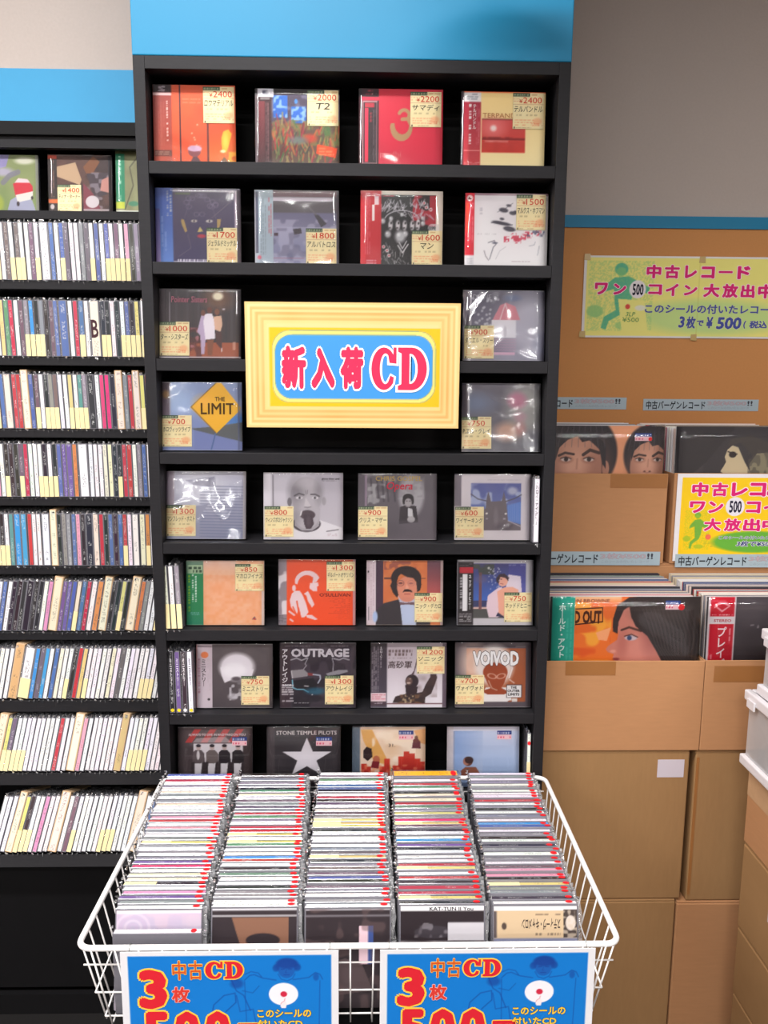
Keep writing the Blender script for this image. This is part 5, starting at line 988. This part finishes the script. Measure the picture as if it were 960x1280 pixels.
# large banner on the brown wall board
bl, br_ = .628, 1.322
bn = empty('banner', ((bl+br_)/2, .7865, 1.634)); tag(bn, 'long pale yellow banner with pink lettering on the brown wall board', 'banner')
bw, bh = br_-bl, .222; rc = (34, 34, 1290, 456)
c = Cv(*rc, 330, bg=(226, 222, 220)); c.r(50, 46, 1276, 444, (238, 230, 128)); c.e(690, 345, 370, 90, (186, 220, 140), .8, 40)
pic_man(c, lambda x, y: (60+x*330, 60+y*360), 260, (66, 172, 140), (130, 196, 120)); c.p([(215, 255), (350, 262), (372, 420), (240, 420)], (236, 230, 130)); c.e(265, 294, 12, 13, (214, 60, 50)); c.e(311, 205, 42, 46, (236, 228, 232)); c.e(330, 300, 28, 14, (226, 226, 226), .8, 4); c.l([(620, 50), (622, 444)], 2, (190, 180, 80), .7)
box('vinyl', -bw/2, bw/2, .0002, .0012, 0, bh, PAPER, bn, 0, True); link('banner_print', sheet_mesh('banner_print', c, bw, bh), bn)
sf = Surf(bn, rc, bw, bh, -.0003)
def glyphs(sf, items, col, off, out, ow, nm, shear=0.):
    for ch, r_ in items: sf.text(ch, r_, col, off, out, ow, name=nm, shear=shear)
glyphs(sf, [('中', (350, 78, 425, 148)), ('古', (442, 78, 518, 148)), ('レ', (545, 80, 606, 146)), ('コ', (628, 84, 697, 146)), ('ー', (716, 106, 788, 118)), ('ド', (812, 80, 878, 148))], PK, .05, PKO, .04, 'banner_lettering')
glyphs(sf, [('ワ', (92, 172, 158, 234)), ('ン', (186, 176, 252, 234)), ('コ', (364, 178, 434, 232)), ('イ', (452, 174, 518, 238)), ('ン', (545, 180, 614, 234)), ('大', (645, 172, 728, 242)), ('放', (742, 172, 822, 244)), ('出', (836, 174, 908, 244)), ('中', (924, 172, 1002, 246)), ('!', (1020, 172, 1036, 244)), ('!', (1050, 172, 1066, 244))], PK, .05, PKO, .04, 'banner_lettering')
sf.text('500', (284, 176, 340, 236), (34, 30, 50), .03, name='banner_lettering'); BL = (72, 84, 160)
sf.text('このシールの付いたレコードなら', (352, 280, 1150, 328), BL, .03, (210, 214, 170), .03, name='banner_lettering')
glyphs(sf, [('3', (528, 342, 560, 402)), ('枚', (568, 342, 616, 406)), ('で', (622, 362, 658, 392)), ('¥', (672, 344, 706, 404)), ('500', (722, 344, 852, 408)), ('(', (862, 362, 876, 404)), ('税込', (892, 362, 984, 402)), (')', (992, 362, 1006, 404))], BL, .04, (220, 222, 170), .03, 'banner_lettering', .1)
sf.text('3LP', (255, 322, 305, 345), (120, 160, 90), .01, name='banner_lettering', shear=.2); sf.text('¥500', (240, 350, 325, 374), (120, 160, 90), .01, name='banner_lettering')
for x, y in ((48, 42), (630, 50), (38, 440), (610, 452)):
    px_, pz_ = sf.xz(x, y); o = link('clear_tape', mesh('clear_tape', [(px_-.009, -.0012, pz_-.008), (px_+.009, -.0012, pz_-.009), (px_+.008, -.0012, pz_+.009), (px_-.008, -.0012, pz_+.008)], [(0, 1, 2, 3)], mat('yellowed_tape', (190, 160, 96), .3)), bn)

# ================================================================== stack of side-on boxes with clear bins on top, right edge
SX0, SX1, SY0, SY1 = .802, 1.13, -.47, .0
zz = [(0, .234), (.236, .388), (.39, .578), (.58, .738)]
lb = ['bottom box of the side-on cardboard stack at the right edge', 'second box up in the side-on cardboard stack at the right edge', 'box with white paper scrap in the side-on stack at the right edge', 'topmost side-on cardboard box with clear tape, under the clear bins']
for i, (a, b) in enumerate(zz):
    sd = [('tape', SY0, SY1-.19, a+.02, a+.09, TAPE)] if i < 3 else [('clear_tape', SY1-.12, SY1-.002, b-.055, b-.004, CTAPE)]
    if i == 2: sd.append(('paper_scrap', SY1-.16, SY1-.115, a+.09, a+.14, mat('lilac_paper')))
    shut_box(SX0+(3-i)*.0015, SX1, SY0, SY1, a, b, lb[i], (CARD2, CARD2, CARD2, CARD)[i], side=sd)
def bin_(z0, z1, x0, y1, label):
    t = empty('clear_bin', (x0+.16, -.235, z0)); tag(t, label, 'plastic bin', 'clear plastic bins'); y0, x1 = -.46, x0+.32; th = .003
    f = mat('milky_clear_plastic') if 'milky_clear_plastic' in MATS else CLEAR; wr = mat('frosted_rim', (226, 222, 226), .35)
    box('base', x0, x1, y0, y1, z0, z0+.02, wr, t, .003)
    box('side_wall', x0+.008, x0+.008+th, y0+.01, y1-.01, z0+.02, z1-.022, CLEAR, t); box('side_wall', x1-.011, x1-.008, y0+.01, y1-.01, z0+.02, z1-.022, CLEAR, t)
    box('end_wall', x0+.012, x1-.012, y0+.01, y0+.013, z0+.02, z1-.022, CLEAR, t); box('end_wall', x0+.012, x1-.012, y1-.013, y1-.01, z0+.02, z1-.022, CLEAR, t)
    for a, b, c_, d_ in ((x0, x0+.014, y0, y1), (x1-.014, x1, y0, y1), (x0+.014, x1-.014, y0, y0+.014), (x0+.014, x1-.014, y1-.014, y1)): box('rim', a, b, c_, d_, z1-.022, z1-.001, wr, t, .003)
    for k in range(3): box('latch', x0-.004, x0, y1-.05-k*.16, y1-.02-k*.16, z1-.03, z1-.012, wr, t, .001)
bin_(.742, .90, .789, .02, 'lower clear plastic bin at the right edge'); bin_(.9, 1.035, .800, -.005, 'upper clear plastic bin at the right edge')
for k, (ya, yb, co) in enumerate(((-.02, -.055, (120, 116, 130)), (-.075, -.11, (104, 100, 116)), (-.13, -.2, (222, 206, 150)), (-.22, -.3, (228, 214, 160)))):
    o = box('folder', .815, .98, yb, ya, .764, .85+.01*(k % 2), flat(co)); tag(o, '%s folder standing in the lower clear bin, %s from its far end' % (('grey', 'dark grey', 'cream', 'pale yellow')[k], ordn(k+1)), 'folder', 'folders in the clear bin')

# ================================================================== BASKET
BX0, BX1, BY0, BY1, BZ = -.3685, .3795, -.505, -.030, .735
bx0, bx1, by0, by1, bz = -.338, .349, -.488, -.040, .608
st_ = box('display_stand', -.27, .29, -.455, -.045, 0, .6035, mat('black_back')); tag(st_, 'black stand under the white wire basket, glimpsed between the posters', 'stand')
bk = empty('wire_basket', (0, -.27, bz)); tag(bk, 'white coated wire basket full of CDs, in front of the middle rack', 'basket')
O = Vector((0, -.27, bz)); rr_ = .018
rim = []
for (x, y, a0) in ((BX1, BY1, 90), (BX1, BY0, 0), (BX0, BY0, -90), (BX0, BY1, -180)):
    cx = x-rr_ if x > 0 else x+rr_; cyy = y-rr_ if y > -.2 else y+rr_
    for i in range(7):
        a = R(a0-90*i/6); rim.append((cx+rr_*math.cos(a), cyy+rr_*math.sin(a), BZ))
tube('rim', rim, .0042, WIREM, bk, 10, True, O)
def lp(a, b, t): return a+(b-a)*t
WR = .00125
def wire(a, b, r_=WR): return tube('wire', [a, b], r_, WIREM, bk, 6, False, O)
nX = 22; nY = 14
xs = [lp(BX0+.02, BX1-.02, i/nX) for i in range(nX+1)]; ys = [lp(BY0+.02, BY1-.02, i/nY) for i in range(nY+1)]
bxs = [lp(bx0+.008, bx1-.008, i/nX) for i in range(nX+1)]; bys = [lp(by0+.008, by1-.008, i/nY) for i in range(nY+1)]
def XB(y, side):   # the floor of the basket widens a little towards the back
    t = (y-by0)/(by1-by0); return lp(bx0, -.364, t) if side < 0 else lp(bx1, .374, t)
for i, (a, b) in enumerate(zip(xs, bxs)):
    u = (b-bx0)/(bx1-bx0); br = lp(XB(by1, -1), XB(by1, 1), u)
    wire((a, BY0-.003, BZ), (b, by0-.003, bz-.003)); wire((a, BY1+.003, BZ), (br, by1+.003, bz-.003))
    if i % 2 == 0: wire((b, by0, bz-.002), (br, by1, bz-.002))
for i, (a, b) in enumerate(zip(ys, bys)):
    wire((BX0-.003, a, BZ), (XB(b, -1)-.003, b, bz-.003)); wire((BX1+.003, a, BZ), (XB(b, 1)+.003, b, bz-.003))
    if i % 2: wire((XB(b, -1), b, bz+.001), (XB(b, 1), b, bz+.001))
for t in (.22, .60, .93):
    Y0_, Y1_, Z_ = lp(BY0, by0, t), lp(BY1, by1, t), lp(BZ, bz, t)
    f0, f1, r0, r1 = lp(BX0, bx0, t), lp(BX1, bx1, t), lp(BX0, XB(by1, -1), t), lp(BX1, XB(by1, 1), t)
    wire((f0, Y0_, Z_), (f1, Y0_, Z_)); wire((r0, Y1_, Z_), (r1, Y1_, Z_))
    if t != .22: wire((f0, Y0_, Z_), (r0, Y1_, Z_)); wire((f1, Y0_, Z_), (r1, Y1_, Z_))

# columns of CDs, back to front (see HUE; capital = yellow half label)
BCOLS = ['b w r w g w c g w g c w w g p r w p g w g Y g w w g v m w c c K w p v g w g q k g',
         'k q g g g k n c w q g q g r n g w r r Y w Y n w w s r w k n w w k g g w w Y Y g g k g k',
         'w g n w b b k w r k q w c q g Y Y Y k w w w w g q Y k g q q b k q g w g w k k r k',
         '2.6 z w r n w k c 1.5 c r n g y g m Y q k w w s v k w w w r Y w r k 1.4 r r Y k w g Y k w g g w r w',
         'w g w g w g w w 1.3 w r w g k w g w s b w g k w k g 1.4 w g w q p p k Y g g k w w k k k r g g']
EDGE = [((204, 292), (145, 253)), ((299, 385), (262, 375)), ((396, 482), (380, 487)), ((487, 575), (500, 605)), ((584, 669), (610, 727))]
NAMEC = ['leftmost', 'second', 'middle', 'fourth', 'rightmost']
PITCH = .0108
FRONT = []
for ci, s_ in enumerate(BCOLS):
    spec = parse(s_)
    (ra, rb), (fa, fb) = EDGE[ci]
    pr = onZ((ra+rb)/2, 978, .745); pf = onZ((fa+fb)/2, 1143, .742)
    y = -.047; items = []
    for code, tg, th, bx in spec:
        if y-PITCH*th < -.447: break
        y -= PITCH*th; items.append((y, code, tg, th))
    for i, (y, code, tg, th) in enumerate(items):
        t = (y-(-.047))/(-.447+.047); till = 3+9*t+rnd.uniform(-.2, .2)
        x = lp(pr.x, pf.x, t)+rnd.uniform(-.0018, .0018)
        o = spine_cd(code, thick=th, tagged=tg, dot=True)
        # the spine is turned up; the case stands on its long side, leaning back
        Bm = Matrix(((0, 0, 1, 0), (-1, 0, 0, 0), (0, -1, 0, 0), (0, 0, 0, 1)))
        y_base = y+PITCH*th/2-(CD*math.sin(R(till)))
        zt = bz+.0045+CD*math.cos(R(till))+(.006 if code == 'z' else 0)
        o.matrix_world = Matrix.Translation((x-CH/2, y+PITCH*th/2-.001, zt+(.001 if rnd.random() < .8 else .003))) @ Matrix.Rotation(-R(till), 4, 'X') @ Matrix.Rotation(R(rnd.uniform(-.3, .3)), 4, 'Z') @ Bm @ Matrix.Diagonal((th*.97, 1, 1, 1))
        nf = len(items)-i
        tag(o, '%s-spined CD%s, %s from the front in the %s basket column' % (HUE[code][1], ' with yellow label' if tg else '', ordn(nf), NAMEC[ci]), 'CD', 'CDs in the wire basket')
        if rnd.random() < .93: link('red_dot', M_DOT, o, (rnd.uniform(-.0008, .0008), -.0009-rnd.random()*.0004, .117+rnd.uniform(-.004, .003))).scale = (1.05, 1, 1.25)
        if i == len(items)-1: FRONT.append((o, x, y, zt, till))
# printed faces of the foremost CDs (their covers lie sideways)
def fr_cover(ci, paint, rc, label, texts=()):
    o, x, y, zt, till = FRONT[ci]; o['label'] = label
    c = Cv(*rc, 90, seed=ci+40); paint(c)
    # local frame of the case: spine axis z runs along world X, depth y runs downwards
    me = sheet_mesh('cover_print', c, CH-.004, CD-.003, m=INKG)
    # sheet x -> local z, sheet z (up) -> local -y
    T_ = Matrix(((0, 1, 0, CT/2+.0004), (0, 0, -1, CD), (1, 0, 0, CH/2), (0, 0, 0, 1)))
    me.transform(T_); link('cover_print', me, o)
def B1(c): c.r(0, 0, 300, 340, (196, 182, 198)); c.n(40, (176, 170, 196), .7, .5); [c.e(60, 60, 14*k, 12*k, (186, 170, 196) if k % 2 else (206, 196, 210), .8, 4, ring=8) for k in range(1, 5)]; c.r(0, 0, 300, 12, (230, 226, 230)); c.n(60, (206, 170, 190), .4)
def B2(c): c.r(0, 0, 300, 340, (52, 44, 48)); c.r(0, 24, 300, 30, (150, 146, 150)); c.p([(70, 32), (270, 32), (270, 180), (120, 180), (95, 110)], (132, 94, 76)); c.e(180, 110, 60, 24, (50, 42, 46)); c.r(0, 0, 300, 8, (200, 198, 204))
def B3(c): c.r(0, 0, 300, 340, (50, 42, 46)); c.r(0, 22, 300, 28, (110, 104, 110)); c.r(0, 0, 300, 6, (150, 146, 152)); c.r(190, 60, 222, 190, (222, 190, 200)); c.r(222, 60, 240, 190, (60, 80, 140)); c.p([(40, 200), (140, 170), (200, 190), (240, 280), (60, 300)], (84, 70, 72)); c.n(30, (100, 80, 80), .5, .6)
def B4(c): c.r(0, 0, 300, 340, (44, 36, 40)); c.r(0, 0, 300, 18, (240, 238, 240)); c.e(120, 92, 70, 22, (60, 54, 60)); c.n(18, (130, 124, 130), .7, .6, box=(50, 60, 210, 110)); c.r(170, 58, 300, 120, (196, 192, 198)); c.n(40, (160, 156, 162), .5, box=(0, 120, 300, 340))
def B5(c): c.r(0, 0, 300, 340, (206, 180, 146)); c.r(0, 0, 300, 16, (226, 222, 226)); c.r(0, 18, 12, 110, (90, 80, 80)); c.r(250, 14, 300, 110, (70, 60, 56)); c.e(276, 60, 18, 26, (214, 200, 190)); c.n(10, (206, 190, 170), .7, .55, box=(250, 14, 300, 110)); c.e(38, 70, 9, 12, (80, 66, 60)); c.tx(150, 92, 240, 106, (90, 76, 66), 1, .8, word=1); c.r(0, 112, 300, 340, (120, 124, 150)); c.tx(150, 26, 240, 36, (120, 100, 84), 1, .8)
for ci, (pf_, lb_) in enumerate(((B1, 'pale lilac CD at the front of the leftmost basket column'), (B2, 'dark CD with a brown shape at the front of the second basket column'), (B3, 'black CD with small sticker at the front of the middle basket column'), (B4, 'black CD with white lettered edge at the front of the fourth basket column'), (B5, 'tan banded CD with upside-down lettering, front of the rightmost basket column'))):
    fr_cover(ci, pf_, (0, 0, 300, 340), lb_)
class SurfF(Surf):
    def text(s, st, rect, col, off=0., flip=False, vert=False, dy=0., name='title_lettering', **k):
        if vert: st = '\n'.join(st)
        co, fs = text_raw(st, off, 2, k.get('shear', 0.), 1., .95 if vert else 1.); mn, mx = co.min(0), co.max(0)
        V = []
        for a, b, d_ in zip((co[:, 0]-mn[0])/(mx[0]-mn[0]), (co[:, 1]-mn[1])/(mx[1]-mn[1]), co[:, 2]):
            if flip: a, b = 1-a, 1-b
            X = rect[0]+(rect[2]-rect[0])*a; Yc = rect[3]+(rect[1]-rect[3])*b
            V.append((CT/2+.0007+float(d_), float(Yc/340*(CD-.003)+.003), float(.002+X/300*(CH-.004))))
        return link(name, mesh(name, V, fs, flat(col)), s.p)
SurfF(FRONT[3][0], None, 0, 0, 0).text('KAT-TUN II You', (104, 3, 262, 16), (40, 36, 44), .02)
SurfF(FRONT[4][0], None, 0, 0, 0).text('スティーヴ・キャメロン', (100, 42, 240, 82), (60, 50, 50), .015, flip=True)
# one low CD in front of the leftmost column, its spine just over the rim
o = spine_cd('w', thick=1.); xw = onZ(192, 1174, .735).x
o.matrix_world = Matrix.Translation((xw-CH/2+.002, -.473, bz+.128)) @ Matrix.Rotation(-R(1), 4, 'X') @ Matrix(((0, 0, 1, 0), (-1, 0, 0, 0), (0, -1, 0, 0), (0, 0, 0, 1)))
o.scale.y = .88; tag(o, 'white-spined CD squeezed in front of the leftmost basket column, behind the rim', 'CD', 'CDs in the wire basket'); link('red_dot', M_DOT, o, (0, -.001, .113))

# posters hanging from the front of the basket
def basket_poster(x0, label):
    w_, h_ = .297, .21; z1 = .7345; y = BY0-.0085
    t = empty('poster', (x0+w_/2, y, z1-h_)); tag(t, label, 'poster', 'blue posters on the basket')
    box('pouch', -w_/2, w_/2, .0002, .0014, 0, h_, PAPER, t, 0, True)
    s_ = 6.; rc = (60-0, 185, 60+1660, 185+1174)   # canvas units: 6 per photo pixel
    c = Cv(*rc, 300, bg=(228, 226, 230)); c.r(118, 222, 1662, 1300, (20, 120, 204)); nv = (24, 58, 140)
    f = lambda x, y: (x+840, y)
    c.e(*f(485, 310), 92, 62, nv, .55, 20); c.e(*f(480, 350), 62, 66, (28, 92, 176)); c.e(*f(485, 290), 80, 44, nv, .7, 12); c.e(*f(400, 330), 26, 30, nv, .6, 12); c.e(*f(565, 325), 26, 30, nv, .6, 12); c.l([f(440, 340), f(465, 338)], 8, nv, .7); c.l([f(495, 338), f(520, 340)], 8, nv, .7); c.l([f(480, 345), f(472, 368), f(484, 370)], 5, nv, .6); c.l([f(460, 388), f(500, 388)], 7, nv, .7); c.l([f(415, 380), f(440, 425), f(485, 440), f(525, 420), f(545, 380)], 8, nv, .5)
    c.l([f(160, 430), f(200, 390), f(235, 385), f(300, 415), f(400, 432)], 8, nv, .6); c.l([f(165, 380), f(210, 358), f(265, 370), f(290, 405)], 7, nv, .6); c.l([f(530, 430), f(650, 412), f(700, 370), f(735, 385), f(755, 428)], 8, nv, .6); c.e(*f(705, 408), 22, 32, nv, .5, 10); c.l([f(160, 440), f(170, 900)], 6, nv, .6); c.l([f(735, 440), f(725, 900)], 6, nv, .6)
    c.l([(900, 430), (935, 520), (990, 560), (1040, 690)], 9, nv, .6); c.e(940, 460, 50, 40, nv, .6, 24); c.l([(980, 520), (1060, 540), (1110, 480)], 7, nv, .5); c.l([(730, 800), (760, 640), (840, 560), (925, 540), (930, 620), (850, 700)], 9, nv, .6); c.l([(935, 560), (960, 700), (1060, 680), (1080, 800)], 8, nv, .55)
    c.e(*f(455, 553), 112, 96, (240, 236, 242)); c.e(*f(457, 553), 26, 24, (206, 40, 70)); c.p([f(430, 655), f(436, 625), f(456, 615), f(462, 585), f(470, 590), f(470, 620), f(480, 630), f(472, 672), f(438, 672)], (240, 226, 230)); c.l([f(432, 640), f(440, 625), f(460, 612), f(466, 590)], 3, (206, 90, 110))
    link('poster_print', sheet_mesh('poster_print', c, w_, h_, m=INKG), t)
    sf = Surf(t, rc, w_, h_, -.0003); RD, YL = (214, 36, 50), (250, 200, 70)
    sf.text('3', (192, 330, 408, 668), RD, .05, YL, .032, name='poster_lettering'); sf.text('中', (452, 258, 556, 420), (206, 84, 40), .012, YL, .03, name='poster_lettering'); sf.text('古', (576, 258, 680, 418), (206, 84, 40), .012, YL, .03, name='poster_lettering')
    cn = big_cd(sf, 702, 266, 835, 412, 850, 990, RD, YL, 10); sf.poly(cn(9), (20, 120, 204), 'letter_counter', -.0009)
    sf.text('枚', (442, 480, 578, 614), (214, 60, 50), .035, (240, 190, 180), .03, name='poster_lettering')
    for i in range(3): sf.text('500'[i], (215+i*235, 690, 415+i*235, 1010), RD, .05, YL, .032, name='poster_lettering')
    sf.text('円', (940, 800, 1120, 1010), RD, .03, YL, .03, name='poster_lettering')
    sf.text('このシールの', (1092, 682, 1508, 750), (250, 200, 60), .03, (40, 40, 40), .03, name='poster_lettering'); sf.text('付いたCD', (1092, 770, 1440, 840), (250, 200, 60), .03, (40, 40, 40), .03, name='poster_lettering')
    for xx in (-w_/2+.012, w_/2-.012):
        pts = [(xx, .0085+.0062*math.cos(a), h_+.0-.0+.0062*math.sin(a)) for a in [i*math.pi/5 for i in range(10)]]
        tube('wire_tie', pts, .0004, mat('tie_wire', (60, 70, 60), .4), t, 4, True)
basket_poster(-.3075, 'blue poster with red and yellow lettering, left half of the basket front'); basket_poster(.0465, 'blue poster with red and yellow lettering, right half of the basket front')
